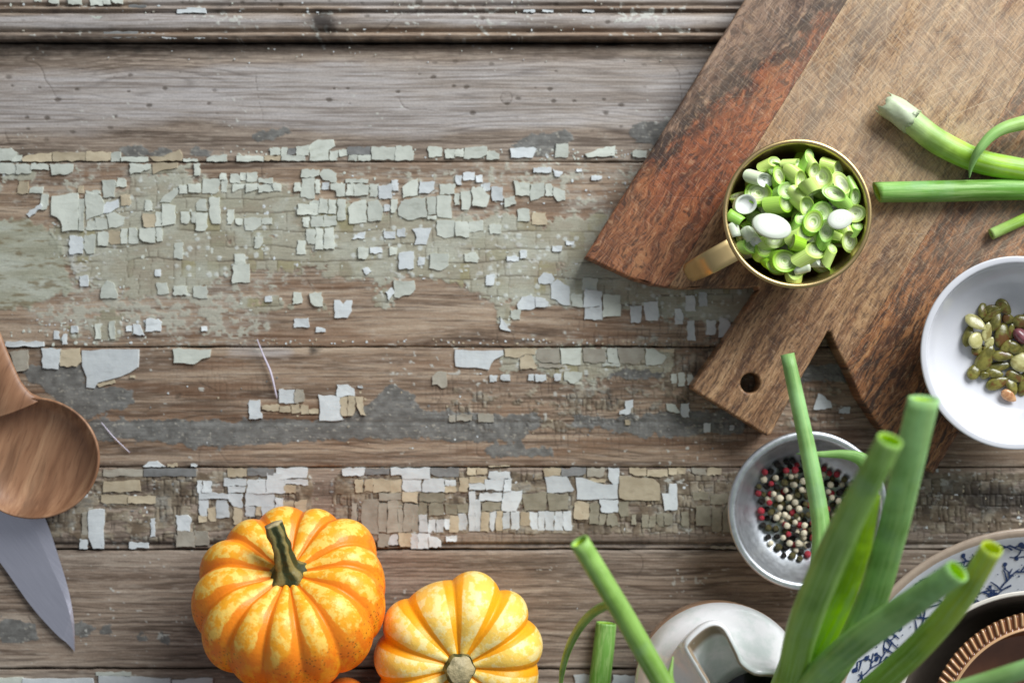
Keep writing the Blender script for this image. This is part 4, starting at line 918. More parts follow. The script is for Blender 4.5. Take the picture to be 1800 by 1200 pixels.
# ------------------------------------------------------------------ white bowl with pumpkin seeds
t = NT('white glaze'); co = t.obj()
M_WHITE = t.bsdf(t.mix(t.step(t.noise(co, 45, 4), 0.3, 0.8), C(208, 208, 212), C(201, 201, 206)), 0.14, spec=0.5, coat=0.2)
ZB = 0.047; bc = W(1788, 620, ZB); RB = RP(170, ZB); hb = ZB - BT
bowl = thing('white_bowl', 'shallow white ceramic bowl of green pumpkin seeds on the cutting board', 'bowl', (bc.x, bc.y, BT))
prof = [(0.0005, 0.0012), (0.018, 0.0010), (0.020, 0.0), (0.0225, 0.0), (0.0235, 0.0015), (RB * 0.68, 0.0075), (RB * 0.90, hb * 0.62), (RB * 0.975, hb - 0.0025), (RB * 0.997, hb - 0.0009), (RB, hb - 0.0002), (RB * 0.988, hb + 0.0004), (RB * 0.945, hb + 0.0003), (RB * 0.930, hb - 0.0004), (RB * 0.922, hb - 0.0020), (RB * 0.88, hb * 0.68), (RB * 0.72, hb * 0.36), (RB * 0.50, hb * 0.19), (RB * 0.25, hb * 0.14), (0.0005, hb * 0.135)]
put('bowl_body', mk('bowl_body', *lathe(smooth_prof([(a, b, 0) for a, b in prof], 76) and [(p[0], p[1]) for p in smooth_prof([(a, b, 0) for a, b in prof], 76)], 128), M_WHITE), bowl)
def seed_mat(name, c1, c2, c3):
    t = NT(name); co = t.obj()
    n = t.noise(t.vadd(co, t.comb(t.m2('MULTIPLY', t.rand(), 30.0), 0.0, 0.0)), 1.6, 4, 0.6)
    col = t.mix(t.step(n, 0.35, 0.65), c1, c2)
    col = t.mix(t.m2('MULTIPLY', t.step(t.noise(t.vadd(co, t.comb(0.0, t.m2('MULTIPLY', t.rand(), 40.0), 0.0)), 1.0, 3), 0.52, 0.66), 0.85), col, c3)
    return t.bsdf(col, 0.24, normal=t.bump(t.noise(co, 2.2, 2), 0.35, 0.0004), spec=0.55)
SG = seed_mat('roasted pumpkin seed', C(88, 84, 34), C(128, 122, 58), C(100, 58, 30))
SP = seed_mat('split pumpkin seed', C(170, 164, 104), C(194, 188, 132), C(132, 118, 64))
SB = seed_mat('peach kernel', C(206, 160, 118), C(190, 140, 98), C(160, 108, 72))
SK = seed_mat('pink nugget', C(140, 86, 92), C(112, 60, 68), C(170, 120, 120))
def seed_mesh(mat, l=1.0, w=0.55, h=0.34):
    V, F = [], []; n, m = 14, 14
    for i in range(n + 1):
        u = -1 + 2 * i / n
        ww = max((1 - abs(u) ** 2.1), 0) ** 0.62 * (1 - 0.22 * u)
        for k in range(m):
            a = 2 * math.pi * k / m
            V.append((u * l, math.cos(a) * ww * w, math.sin(a) * ww * h * (1.0 + 0.15 * math.cos(2 * a))))
    for i in range(n):
        for k in range(m): F.append((i * m + k, i * m + (k + 1) % m, (i + 1) * m + (k + 1) % m, (i + 1) * m + k)[::-1])
    return mk('pumpkin_seed', V, F, mat)
SM = {'g': seed_mesh(SG), 'p': seed_mesh(SP, 1, 0.58, 0.22), 'b': seed_mesh(SB, 1, 0.55, 0.4), 'k': seed_mesh(SK, 1, 0.8, 0.7)}
SEEDS = [(258, 240, 150, 80, 80, 'g'), (350, 235, 130, 70, 5, 'g'), (460, 215, 160, 95, -50, 'g'), (350, 295, 190, 72, 35, 'g'), (380, 350, 180, 90, 70, 'g'), (190, 362, 190, 105, -35, 'p'), (502, 330, 100, 88, 0, 'g'), (300, 455, 165, 78, 78, 'p'), (120, 490, 190, 85, 75, 'g'), (445, 490, 220, 135, 82, 'g'), (530, 455, 140, 66, 82, 'g'),
 (195, 530, 150, 120, 60, 'p'), (325, 555, 100, 66, 60, 'p'), (625, 350, 150, 110, 25, 'g'), (560, 608, 150, 100, -20, 'g'), (650, 600, 130, 90, 10, 'g'), (280, 715, 250, 130, 62, 'g'), (440, 685, 185, 88, 0, 'g'), (420, 785, 200, 80, 10, 'g'), (175, 835, 150, 100, 60, 'g'), (276, 872, 80, 66, 10, 'g'), (625, 740, 170, 150, 60, 'p'), (400, 945, 200, 100, 20, 'g'), (535, 975, 165, 100, -75, 'g'), (510, 1068, 140, 84, -35, 'b'), (570, 885, 170, 95, -20, 'g'), (645, 985, 150, 80, 80, 'g'), (215, 625, 130, 80, 30, 'g'), (370, 850, 150, 80, -10, 'g'), (480, 600, 140, 70, 60, 'g'),
 (625, 490, 110, 100, 40, 'k'), (330, 640, 130, 70, -30, 'g'), (720, 420, 150, 90, -30, 'g'), (760, 540, 160, 90, 70, 'g'), (740, 660, 170, 90, 10, 'g'), (790, 760, 160, 90, -50, 'g'), (720, 850, 160, 90, 40, 'g'), (840, 620, 150, 90, 30, 'g'), (820, 480, 150, 90, 80, 'g'), (700, 300, 150, 80, 60, 'g'), (760, 960, 160, 90, 10, 'g'), (860, 860, 150, 80, -70, 'g')]
mz = S * (H - 0.026) / H / 5.46
SEEDLAB = {'g': ('glossy olive green pumpkin seed in the white bowl', 'green pumpkin seeds'), 'p': ('pale split pumpkin seed in the white bowl', 'pale split pumpkin seeds'), 'b': ('peach coloured bare seed kernel in the white bowl', None), 'k': ('pink nubbly kernel among the seeds in the white bowl', None)}
for i, (X, Y, Ls, Ws, an, kd) in enumerate(SEEDS):
    o = put('pumpkin_seed' if kd in 'gp' else 'seed_kernel', SM[kd])
    p0 = W(1680 + X / 5.46, 500 + Y / 5.46, 0.026)
    rr = math.hypot(p0.x - bc.x, p0.y - bc.y)
    d2 = math.hypot(X - 430, Y - 620) / 480
    z = BT + hb * 0.135 + 0.0020 + 2.2 * max(rr - 0.012, 0) ** 2 * 1.5 + (0.0028 * (1 - min(d2, 1)) * (i % 3) * 0.5) + (0.0016 if kd != 'g' else 0)
    o.location = W(1680 + X / 5.46, 500 + Y / 5.46, z)
    o.scale = (Ls / 2 * mz * 1.2, Ws / 2 * mz / 0.55 * 1.2, Ws / 2 * mz / 0.55 * 1.1)
    o.rotation_euler = (rnd.uniform(-0.35, 0.35), rnd.uniform(-0.22, 0.22), math.radians(an))
    size = '' if kd in 'bk' else 'large ' if Ls > 180 else 'small ' if Ls < 135 else 'middling '
    tag(o, size + SEEDLAB[kd][0], 'seed', SEEDLAB[kd][1])

# ------------------------------------------------------------------ pewter bowl with peppercorns
t = NT('worn pewter'); co = t.obj()
n = t.noise(co, 260, 5, 0.65)
M_PEW = t.bsdf(t.mix(n, (0.40, 0.42, 0.45, 1), (0.64, 0.66, 0.68, 1)), t.m2('MULTIPLY_ADD', n, 0.3, 0.28), 0.9, normal=t.bump(n, 0.15, 0.0004))
ZP = 0.026; pc_ = W(1421, 898, ZP); RPw = RP(141, ZP)
pb = thing('metal_bowl', 'round pewter grey metal bowl of mixed peppercorns on the boards', 'bowl', (pc_.x, pc_.y, 0.0))
prof = [(0.0005, 0.0006), (0.020, 0.0004), (0.026, 0.0015), (RPw * 0.80, 0.010), (RPw * 0.95, 0.0195), (RPw * 0.985, 0.0225), (RPw, 0.0245), (RPw * 0.992, 0.0262), (RPw * 0.955, 0.0268), (RPw * 0.915, 0.0262), (RPw * 0.885, 0.0238), (RPw * 0.84, 0.0180), (RPw * 0.74, 0.0105), (RPw * 0.62, 0.0055), (RPw * 0.45, 0.0032), (RPw * 0.2, 0.0026), (0.0005, 0.0025)]
prof = [(p[0], p[1]) for p in smooth_prof([(a, b, 0) for a, b in prof], 72)]
put('bowl_body', mk('bowl_body', *lathe(prof, 128, lambda r, z, a, i: (r * (1 + 0.006 * math.sin(2 * a + 0.7) + 0.003 * math.sin(5 * a)), z)), M_PEW), pb)
def corn_mat(name, c1, c2, bstr):
    t = NT(name); co = t.obj(); n = t.noise(co, 2.2, 3, 0.6)
    col = t.mix(n, c1, c2)
    return t.bsdf(t.n('ShaderNodeHueSaturation', {'Color': col, 'Value': t.m2('MULTIPLY_ADD', t.rand(), 0.5, 0.72)}).outputs[0], 0.5, normal=t.bump(n, bstr, 0.25), spec=0.4)
PC = {'white': corn_mat('white peppercorn', C(204, 190, 160), C(222, 212, 188), 0.35), 'black': corn_mat('black peppercorn', C(34, 28, 24), C(62, 52, 44), 0.8), 'green': corn_mat('green peppercorn', C(92, 84, 46), C(120, 110, 66), 0.7), 'red': corn_mat('red peppercorn', C(150, 30, 44), C(186, 62, 72), 0.5)}
def ball(mat, seed):
    V, F = [], []; n, m = 9, 14
    for i in range(n + 1):
        f = math.pi * i / n
        for k in range(m):
            a = 2 * math.pi * k / m
            d = Vector((math.sin(f) * math.cos(a), math.sin(f) * math.sin(a), math.cos(f)))
            V.append(d * (1 + 0.16 * (mnoise.noise(d * 2.6 + Vector((seed, 0, 0))))) + Vector((1e-6 * k, 0, 0)))
    for i in range(n):
        for k in range(m): F.append((i * m + k, (i + 1) * m + k, (i + 1) * m + (k + 1) % m, i * m + (k + 1) % m))
    return mk('peppercorn', V, F, mat)
PM = {k: [ball(v, s_) for s_ in (0.3, 4.1)] for k, v in PC.items()}
rp = random.Random(21); pts = []
ctr = Vector(W(1413, 890, 0.006).xy)
def bowl_z(r): return float(np.interp(r, [0, RPw * .2, RPw * .45, RPw * .62, RPw * .74, RPw * .84], [.0025, .0026, .0032, .0055, .0105, .018]))
for layer_, (nn, rad, dz) in enumerate(((185, 0.0264, 0.0), (66, 0.0210, 0.0028))):
    got, tr_ = [], 0
    while len(got) < nn and tr_ < 20000:
        tr_ += 1
        a = rp.random() * 6.283; q = rad * math.sqrt(rp.random()) * (1 + 0.10 * math.sin(3 * a + 1))
        p = Vector((math.cos(a) * q, math.sin(a) * q)); r = rp.uniform(0.0015, 0.0021)
        if all((p - g[0]).length > (r + g[1]) * (0.93 if layer_ == 0 else 1.12) for g in got): got.append((p, r))
    for p, r in got: pts.append((p, r, dz))
LAB = {'white': ('cream white peppercorn in the metal bowl', 'white peppercorns'), 'black': ('dark black peppercorn in the metal bowl', 'black peppercorns'), 'green': ('olive green peppercorn in the metal bowl', 'green peppercorns'), 'red': ('dark pink-red peppercorn in the metal bowl', 'red peppercorns')}
for i, (p, r, dz) in enumerate(pts):
    kd = rp.choices(['white', 'black', 'green', 'red'], (0.22, 0.40, 0.23, 0.15) if dz == 0 else (0.50, 0.16, 0.14, 0.20))[0]
    o = put('peppercorn', PM[kd][i % 2]); w = ctr + p
    rr = (w - pc_.xy).length
    o.location = (w.x, w.y, bowl_z(rr) + r * 0.96 + dz); o.scale = (r, r, r)
    o.rotation_euler = (rp.random() * 6, rp.random() * 6, rp.random() * 6)
    tag(o, LAB[kd][0] + (', resting on top of the others' if dz else ', in the bottom layer'), 'peppercorn', LAB[kd][1] + (' on top' if dz else ' below'))
# ------------------------------------------------------------------ pumpkins
def pumpkin_mat(name, groove, crest1, crest2, deep, speck, mottle):
    t = NT(name); co = t.obj(); rib = t.attr('rib'); lat = t.attr('lat')
    n = t.noise(co, 90, 6, 0.65); n2 = t.noise(t.map(co, (1, 1, 0.55)), 190, 5, 0.65)
    crest = t.mix(t.step(n2, 0.45, 0.56), crest1, crest2)
    f = t.m2('ADD', t.step(rib, 0.30, 0.95), t.m2('MULTIPLY', t.m2('SUBTRACT', n, 0.5), mottle))
    f = t.m2('SUBTRACT', f, t.m2('MULTIPLY', t.step(lat, 0.24, 0.50), 0.85 if speck else 0.15))
    col = t.mix(t.step(f, 0.38, 0.60), groove, crest)
    col = t.mix(t.m2('MULTIPLY', t.step(lat, 0.26, 0.52), 0.75 if speck else 0.2), col, t.mix(t.step(n2, 0.45, 0.62), deep, crest1))
    if speck:
        sp = t.m2('MULTIPLY', t.m2('SUBTRACT', 1.0, t.step(t.vor(co, 480), 0.16, 0.36)), t.m2('MULTIPLY', t.step(t.noise(co, 40, 3), 0.38, 0.54), t.step(lat, 0.30, 0.46)))
        col = t.mix(t.m2('MULTIPLY', sp, 0.8), col, C(110, 62, 18))
    h = t.m2('ADD', t.noise(co, 520, 4, 0.6), t.m2('MULTIPLY', n2, 0.7))
    return t.bsdf(col, t.m2('MULTIPLY_ADD', n, 0.25, 0.30), normal=t.bump(h, 0.40, 0.0006), spec=0.45, sss=0.06)
def pumpkin_mesh(a, c, nrib, depth, mat, seed, dimple=0.30):
    nu, nv = 264, 84; rs = np.random.RandomState(seed)
    u = np.linspace(0, 2 * np.pi, nu, endpoint=False); v = np.linspace(0.0, np.pi, nv)
    jit = np.cumsum(rs.uniform(0.8, 1.2, nrib)); edges = np.concatenate([[0], jit]) / jit[-1] * 2 * np.pi
    ph = np.interp(u, edges, np.arange(nrib + 1)); f = ph - np.floor(ph)
    size = rs.uniform(0.93, 1.05, nrib + 1); size[-1] = size[0]
    cell = np.floor(ph).astype(int) % nrib
    rib = np.abs(np.sin(np.pi * f)) ** 0.75
    V, RIB, LAT = [], [], []
    for i, vv in enumerate(v):
        s_, cz = math.sin(vv), math.cos(vv)
        rr = a * (s_ ** 0.78)
        dm = dimple * math.exp(-(vv / 0.42) ** 2) + 0.22 * math.exp(-((math.pi - vv) / 0.45) ** 2) * -1
        amp = depth * min(1, s_ * 1.5) ** 0.6
        sc = 1 - amp * (1 - rib) * 1.0
        zz = c * (math.copysign(abs(cz) ** 0.9, cz) - dm)
        lift = 1 + 0.06 * (rib - 0.5) * (cz > 0)
        for k in range(nu):
            r = rr * sc[k] * (1 + (size[cell[k]] - 1) * rib[k] * s_)
            V.append((r * math.cos(u[k]), r * math.sin(u[k]), zz * (1 + 0.10 * (rib[k] - 0.6) * s_) * lift[k])); RIB.append(rib[k]); LAT.append(vv / math.pi)
    F = [(i * nu + k, (i + 1) * nu + k, (i + 1) * nu + (k + 1) % nu, i * nu + (k + 1) % nu) for i in range(nv - 1) for k in range(nu)]
    return mk('pumpkin_flesh', V, F, mat, True, attrs={'rib': RIB, 'lat': LAT})
t = NT('pumpkin stem'); co = t.obj(); rg = t.attr('across')
n = t.noise(t.map(co, (500, 500, 160)), 1.0, 4, 0.6)
scol = t.mix(t.step(t.m2('ADD', rg, t.m2('MULTIPLY', n, 0.8)), 0.75, 1.25), C(46, 54, 20), C(128, 116, 66))
scol = t.mix(t.step(t.attr('t'), 0.97, 1.0), scol, C(176, 160, 120))
scol = t.mix(t.m2('MULTIPLY', t.step(t.noise(co, 130, 3), 0.5, 0.7), 0.5), scol, C(40, 50, 16))
M_STEM = t.bsdf(scol, 0.55, normal=t.bump(n, 0.6, 0.0012))
def stem(parent, pts, radii, seg=40, nridge=5, ridge=0.10):
    V, F, T = sweep([Vector(p) for p in pts], radii, n=36, seg=seg, ridge=ridge, nridge=nridge)
    acr = [0.5 + 0.5 * math.cos(nridge * 2 * math.pi * (k % seg) / seg) for k in range(len(V))]
    for k in range(len(V)):     # gnarl
        d = mnoise.noise(V[k] * 260) * 0.0007; V[k] = V[k] + Vector((d, d * 0.6, 0))
    return put('stem', mk('stem', V, F, M_STEM, True, attrs={'t': T, 'across': acr}), parent)
P_A = pumpkin_mat('orange mottled pumpkin skin', C(242, 138, 24), C(248, 168, 34), C(250, 204, 96), C(236, 116, 10), True, 1.9)
P_B = pumpkin_mat('cream striped pumpkin skin', C(250, 168, 20), C(252, 206, 92), C(253, 228, 152), C(248, 168, 40), False, 0.5)
P_C = pumpkin_mat('deep orange pumpkin skin', C(226, 110, 14), C(236, 126, 22), C(240, 140, 34), C(214, 96, 10), False, 0.6)
def pumpkin(label, px, py, z, a, c, nrib, depth, mat, seed, rx, ry, rz):
    p = W(px, py, z)
    o = thing('pumpkin', label, 'pumpkin', p, 'small pumpkins on the boards')
    o.rotation_mode = 'XYZ'; o.rotation_euler = (rx, ry, rz)
    put('pumpkin_flesh', pumpkin_mesh(a, c, nrib, depth, mat, seed), o)
    return o
pa = pumpkin('mottled orange pumpkin with dark specks and a long green stem, leaning on its side', 514, 1050, 0.0425, RP(175, 0.046), 0.0335, 13, 0.088, P_A, 5, math.radians(-43), math.radians(3), 0.05)
stem(pa, [(0, 0, 0.0195), (0, 0.0002, 0.0235), (-0.0004, 0.0012, 0.0275), (-0.0012, 0.0042, 0.0340), (-0.0028, 0.0085, 0.0405), (-0.0052, 0.0135, 0.0465)], [0.0104, 0.0096, 0.0058, 0.0047, 0.0045, 0.0047])
pb2 = pumpkin('pale yellow cream-striped pumpkin with a short cut stem, beside the speckled one', 806, 1157, 0.0305, RP(149, 0.032), 0.031, 11, 0.084, P_B, 9, math.radians(2), math.radians(3), 0.5)
stem(pb2, [(0, 0, 0.0150), (0, 0, 0.0200), (0, 0, 0.0245), (0.0006, 0, 0.0268)], [0.0090, 0.0082, 0.0078, 0.0070], nridge=6, ridge=0.06)
pc3 = pumpkin('plain deep orange pumpkin under the leaning speckled one', 520, 1395, 0.038, RP(216, 0.04), 0.040, 12, 0.10, P_C, 13, 0.0, 0.0, 0.3)
stem(pc3, [(0, 0, 0.022), (0, 0, 0.030), (0.001, 0.001, 0.042)], [0.010, 0.007, 0.006])

# ------------------------------------------------------------------ wooden spoon and knife
def wood_plain(name, cols, rot, dk):
    t = NT(name); co = t.map(t.obj(), rot=(0, 0, rot))
    wob = t.vscale(t.n('ShaderNodeTexNoise', {'Vector': t.map(co, (12, 40, 40)), 'Scale': 1.0, 'Detail': 3.0}).outputs['Color'], 0.012)
    gc = t.vadd(co, wob)
    st = t.noise(t.map(gc, (14, 130, 60)), 1.0, 4, 0.6); fine = t.noise(t.map(gc, (70, 1100, 200)), 1.0, 3, 0.6)
    col = t.ramp(st, cols)
    col = t.mix(t.m2('MULTIPLY', t.step(t.noise(t.map(gc, (8, 70, 30)), 1.0, 3), 0.55, 0.66), dk), col, C(78, 48, 32))
    col = t.mix(t.m2('MULTIPLY', t.step(fine, 0.52, 0.7), 0.4), col, C(86, 56, 38))
    return t.bsdf(col, 0.45, normal=t.bump(fine, 0.2, 0.0004), spec=0.4)
SPW = wood_plain('walnut spoon wood', [(0.25, C(112, 78, 56)), (0.45, C(146, 106, 78)), (0.6, C(166, 126, 95)), (0.78, C(190, 152, 118))], 1.93, 0.55)
ZS = 0.0145; sc_ = W(58, 805, ZS); rx, ry = RP(117, ZS), RP(107, ZS)
spoon = thing('wooden_spoon', 'round wooden spoon lying across the knife blade', 'spoon', (sc_.x, sc_.y, 0.0024))
prof = [(0.02, -0.0100), (0.35, -0.0098), (0.62, -0.0082), (0.82, -0.0050), (0.95, -0.0012), (0.995, 0.0010), (1.0, 0.0020), (0.985, 0.0026), (0.958, 0.0022), (0.90, -0.0004), (0.78, -0.0040), (0.58, -0.0068), (0.32, -0.0080), (0.02, -0.0083)]
prof = [(p[0], p[1]) for p in smooth_prof([(a, b, 0) for a, b in prof], 56)]
V, F = lathe(prof, 96)
V = [(x * rx, y * ry, z + ZS - 0.0028 - 0.0024 + 0.0005) for x, y, z in V]
put('spoon_bowl', mk('spoon_bowl', V, F, SPW), spoon)
sa = Vector((-0.35, 0.94)).normalized()
V, F, T = sweep([Vector((sa.x * d, sa.y * d, z)) for d, z in ((0.0285, 0.0090), (0.0335, 0.0108), (0.042, 0.0114), (0.06, 0.0116), (0.10, 0.0120), (0.16, 0.0128), (0.22, 0.0136))], [0.0150, 0.0108, 0.0080, 0.0070, 0.0066, 0.0068, 0.0076], n=50, seg=24, flat=0.36)
put('handle', mk('handle', V, F, SPW), spoon)

t = NT('brushed steel'); co = t.obj()
n = t.noise(t.map(t.map(co, rot=(0, 0, 0.87)), (60, 1600, 1)), 1.0, 3, 0.6)
M_STEEL = t.bsdf(t.mix(n, (0.46, 0.46, 0.54, 1), (0.64, 0.64, 0.72, 1)), t.m2('MULTIPLY_ADD', n, 0.25, 0.24), 0.8, normal=t.bump(n, 0.05, 0.0003))
t = NT('dark knife handle'); M_KH = t.bsdf(t.mix(t.noise(t.map(t.obj(), (40, 300, 40)), 1.0, 4), C(30, 26, 24), C(54, 46, 40)), 0.5)
knife = thing('kitchen_knife', 'steel kitchen knife with its pointed blade under the wooden spoon', 'knife', W(40, 1000, 0.0))
kl = knife.location.copy()
N = 40
edge_ = catmull([(131.5, 1145, 0), (130, 1090, 0), (120, 1035, 0), (102, 975, 0), (80, 912, 0), (40, 830, 0), (-20, 740, 0), (-100, 640, 0)], N)
spin_ = catmull([(131, 1144, 0), (116, 1128, 0), (100, 1115, 0), (55, 1065, 0), (0, 988, 0), (-70, 900, 0), (-150, 805, 0), (-215, 735, 0)], N)
V, F = [], []
for i in range(N):
    e, s_ = edge_[i], spin_[i]; f = min(1, i / 8)
    b = e + (s_ - e) * (0.24 if i > 0 else 0.5)
    for p, z in ((s_, 0.0012), (s_, 0.0012 + 0.0012 * f), (b, 0.0013 + 0.0011 * f), (e, 0.00125), (e, 0.00115), (b, 0.0012)):
        V.append(W(p[0], p[1], z) - kl)
for i in range(N - 1):
    for k in range(6): F.append((i * 6 + k, i * 6 + (k + 1) % 6, (i + 1) * 6 + (k + 1) % 6, (i + 1) * 6 + k)[::-1])
F += [tuple(range(6)), tuple((N - 1) * 6 + k for k in range(5, -1, -1))]
put('blade', mk('blade', V, F, M_STEEL, False), knife)
V, F, T = sweep([W(*p) - kl for p in ((-140, 710, .0075), (-190, 640, .009), (-270, 540, .0095), (-360, 425, .009))], [0.0085, 0.010, 0.0105, 0.009], n=24, seg=18, flat=0.7)
put('handle', mk('handle', V, F, M_KH), knife)

# ------------------------------------------------------------------ patterned plate, stoneware bowl, crimped dish
t = NT('speckled white stoneware'); co = t.obj(); rad = t.n('ShaderNodeVectorMath', {0: t.n('ShaderNodeVectorMath', {0: co, 1: (1, 1, 0)}, operation='MULTIPLY').outputs[0]}, operation='LENGTH').outputs['Value']
base = t.mix(t.noise(co, 120, 4), C(196, 200, 206), C(212, 214, 218))
spk = t.m2('MULTIPLY', t.m2('SUBTRACT', 1.0, t.step(t.vor(co, 380), 0.08, 0.20)), t.step(t.noise(co, 120, 2), 0.5, 0.58))
base = t.mix(t.m2('MULTIPLY', spk, 0.75), base, C(96, 78, 62))
clay = t.mix(t.noise(co, 300, 4), C(150, 132, 116), C(178, 160, 142))
PR = RP(362, 0.020)
base = t.mix(t.step(t.m2('ADD', rad, t.m2('MULTIPLY', t.m2('SUBTRACT', t.noise(co, 90, 3), 0.5), 0.0012)), PR * 0.957, PR * 0.962), base, clay)
M_STONE = t.bsdf(base, 0.3, spec=0.5)
pl = W(1822, 1290, 0.020)
plate = thing('patterned_plate', 'white plate with dark blue twig pattern and bare clay rim, under the stacked bowls', 'plate', (pl.x, pl.y, 0.0))
ppr = [(0.001, 0.001), (PR * .5, 0.001), (PR * .55, 0.0), (PR * .58, 0.0), (PR * .62, 0.002), (PR * .85, 0.010), (PR * .985, 0.0180), (PR, 0.0195), (PR * .99, 0.0205), (PR * .96, 0.0196), (PR * .85, 0.0125), (PR * .66, 0.0058), (PR * .55, 0.0042), (0.001, 0.0040)]
pp = [(p[0], p[1]) for p in smooth_prof([(a, b, 0) for a, b in ppr], 70)]
put('plate_body', mk('plate_body', *lathe(pp, 160), M_STONE), plate)
def plate_z(r): return float(np.interp(r, [0, PR * .55, PR * .66, PR * .85, PR * .96], [.0040, .0042, .0058, .0125, .0196]))
t = NT('cobalt blue brushwork'); M_BLUE = t.bsdf(t.mix(t.noise(t.obj(), 200, 3), C(28, 44, 82), C(50, 70, 110)), 0.3)
V, F = [], []
def ribbon(pts, w0, w1):
    pts = [Vector(p) for p in pts]; b = len(V); n = len(pts)
    for i, p in enumerate(pts):
        d = (pts[min(i + 1, n - 1)] - pts[max(i - 1, 0)]).normalized(); s_ = Vector((-d.y, d.x)) * (w0 + (w1 - w0) * i / (n - 1))
        for q in (p + s_, p - s_): V.append((q.x, q.y, plate_z(q.length) + 0.00022))
    for i in range(n - 1): F.append((b + 2 * i, b + 2 * i + 1, b + 2 * i + 3, b + 2 * i + 2))
def blob(p, r):
    b = len(V); V.append((p.x, p.y, plate_z(p.length) + 0.0003))
    for k in range(8):
        q = p + Vector((math.cos(k * .785), math.sin(k * .785))) * r * rb.uniform(0.7, 1.2); V.append((q.x, q.y, plate_z(q.length) + 0.00025))
    for k in range(8): F.append((b, b + 1 + k, b + 1 + (k + 1) % 8))
rb = random.Random(4)
def okr(p): return PR * 0.60 < p.length < PR * 0.935
def twig(p, a, L, lev):
    pts = [p]; n = 6
    for k in range(n):
        a += rb.uniform(-0.30, 0.30); p = p + Vector((math.cos(a), math.sin(a))) * L / n
        if not okr(p): break
        pts.append(p)
        if lev > 0 and k in (1, 2, 4) and rb.random() < (0.75 if lev == 2 else 0.35): twig(p, a + rb.choice((-1, 1)) * rb.uniform(0.7, 1.2), L * rb.uniform(0.35, 0.6), lev - 1)
    if len(pts) > 1:
        ribbon(pts, 0.00055 if lev else 0.00045, 0.0003)
        if lev == 0 and rb.random() < 0.7: blob(pts[-1], rb.uniform(0.0009, 0.0016))
for k in range(60):
    a = 6.283 * k / 60 + rb.uniform(-.03, .03)
    for r in (0.88, 0.72):
        twig(Vector((math.cos(a), math.sin(a))) * PR * (r + rb.uniform(-.04, .03)), a + math.pi / 2 + rb.uniform(-0.8, 0.8) + (math.pi if k % 2 else 0), rb.uniform(0.014, 0.022), 2)
for k in range(420):
    a = rb.random() * 6.283; p = Vector((math.cos(a), math.sin(a))) * PR * rb.uniform(0.62, 0.93)
    blob(p, rb.uniform(0.0002, 0.0006))
put('twig_pattern', mk('twig_pattern', V, F, M_BLUE, False), plate)

t = NT('grey brown stoneware'); co = t.obj(); z = t.sep(co)[2]
n = t.noise(co, 240, 4)
body = t.mix(n, C(92, 82, 74), C(116, 106, 96))
body = t.mix(t.step(z, 0.0455, 0.0468), body, t.mix(n, C(196, 188, 176), C(214, 208, 198)))
M_GB = t.bsdf(body, 0.38, spec=0.45)
gb = W(1819, 1290, 0.052); RG = RP(253, 0.052)
gbowl = thing('stoneware_bowl', 'grey-brown stoneware bowl with a pale rim stacked on the patterned plate', 'bowl', (gb.x, gb.y, 0.0045))
hG = 0.052 - 0.0045
gpr = [(0.001, 0.001), (0.030, 0.0006), (0.032, 0.0), (0.036, 0.0), (0.038, 0.002), (RG * .80, hG * .38), (RG * .955, hG * .82), (RG * .992, hG - 0.0015), (RG * .998, hG - 0.0004), (RG * .985, hG), (RG * .965, hG - 0.0008), (RG * .93, hG * .84), (RG * .76, hG * .40), (0.036, 0.0055), (0.001, 0.0045)]
gpp = [(p[0], p[1]) for p in smooth_prof([(a, b, 0) for a, b in gpr], 64)]
put('bowl_body', mk('bowl_body', *lathe(gpp, 128), M_GB), gbowl)
t = NT('brown glaze'); co = t.obj(); n = t.noise(co, 160, 4)
bc_ = t.mix(n, C(112, 70, 46), C(140, 92, 62))
bc_ = t.mix(t.step(t.attr('crest'), 0.45, 0.9), bc_, C(196, 156, 116))
M_BR = t.bsdf(bc_, 0.22, spec=0.5, coat=0.3)
cd = W(1843, 1284, 0.047); RC = RP(210, 0.047)
dish = thing('crimped_dish', 'brown glazed dish with a crimped pie-crust rim nested in the stoneware bowl', 'dish', (cd.x, cd.y, 0.0125))
hC = 0.047 - 0.0125
cpr = [(0.001, 0.0005), (0.030, 0.0), (RC * .66, 0.004), (RC * .80, hC * .45), (RC * .84, hC * .74), (RC * .92, hC * .78), (RC * .985, hC * .86), (RC, hC * .94), (RC * .975, hC * .975), (RC * .925, hC - 0.0004), (RC * .885, hC - 0.0002), (RC * .865, hC + 0.0003), (RC * .85, hC * .95), (RC * .83, hC * .8), (RC * .76, hC * .40), (RC * .66, 0.006), (0.001, 0.0035)]
cpp = [(p[0], p[1]) for p in smooth_prof([(a, b, 0) for a, b in cpr], 80)]
crest = []
def wobC(r, z, a, i):
    w = max(0.0, min((r - RC * .885) / (RC * .02), 1)) * (1 if z > hC * .78 else 0)
    c_ = 0.5 + 0.5 * math.cos(a * 104 + (r - RC * .9) * 420); crest.append(c_ * w if w else (1.0 if (z > hC * .93 and r < RC * .89) else 0.0))
    return r + w * 0.0008 * (c_ - 0.5), z + w * 0.0017 * (c_ - 0.55)
V, F = lathe(cpp, 832, wobC)
put('dish_body', mk('dish_body', V, F, M_BR, True, attrs={'crest': crest}), dish)

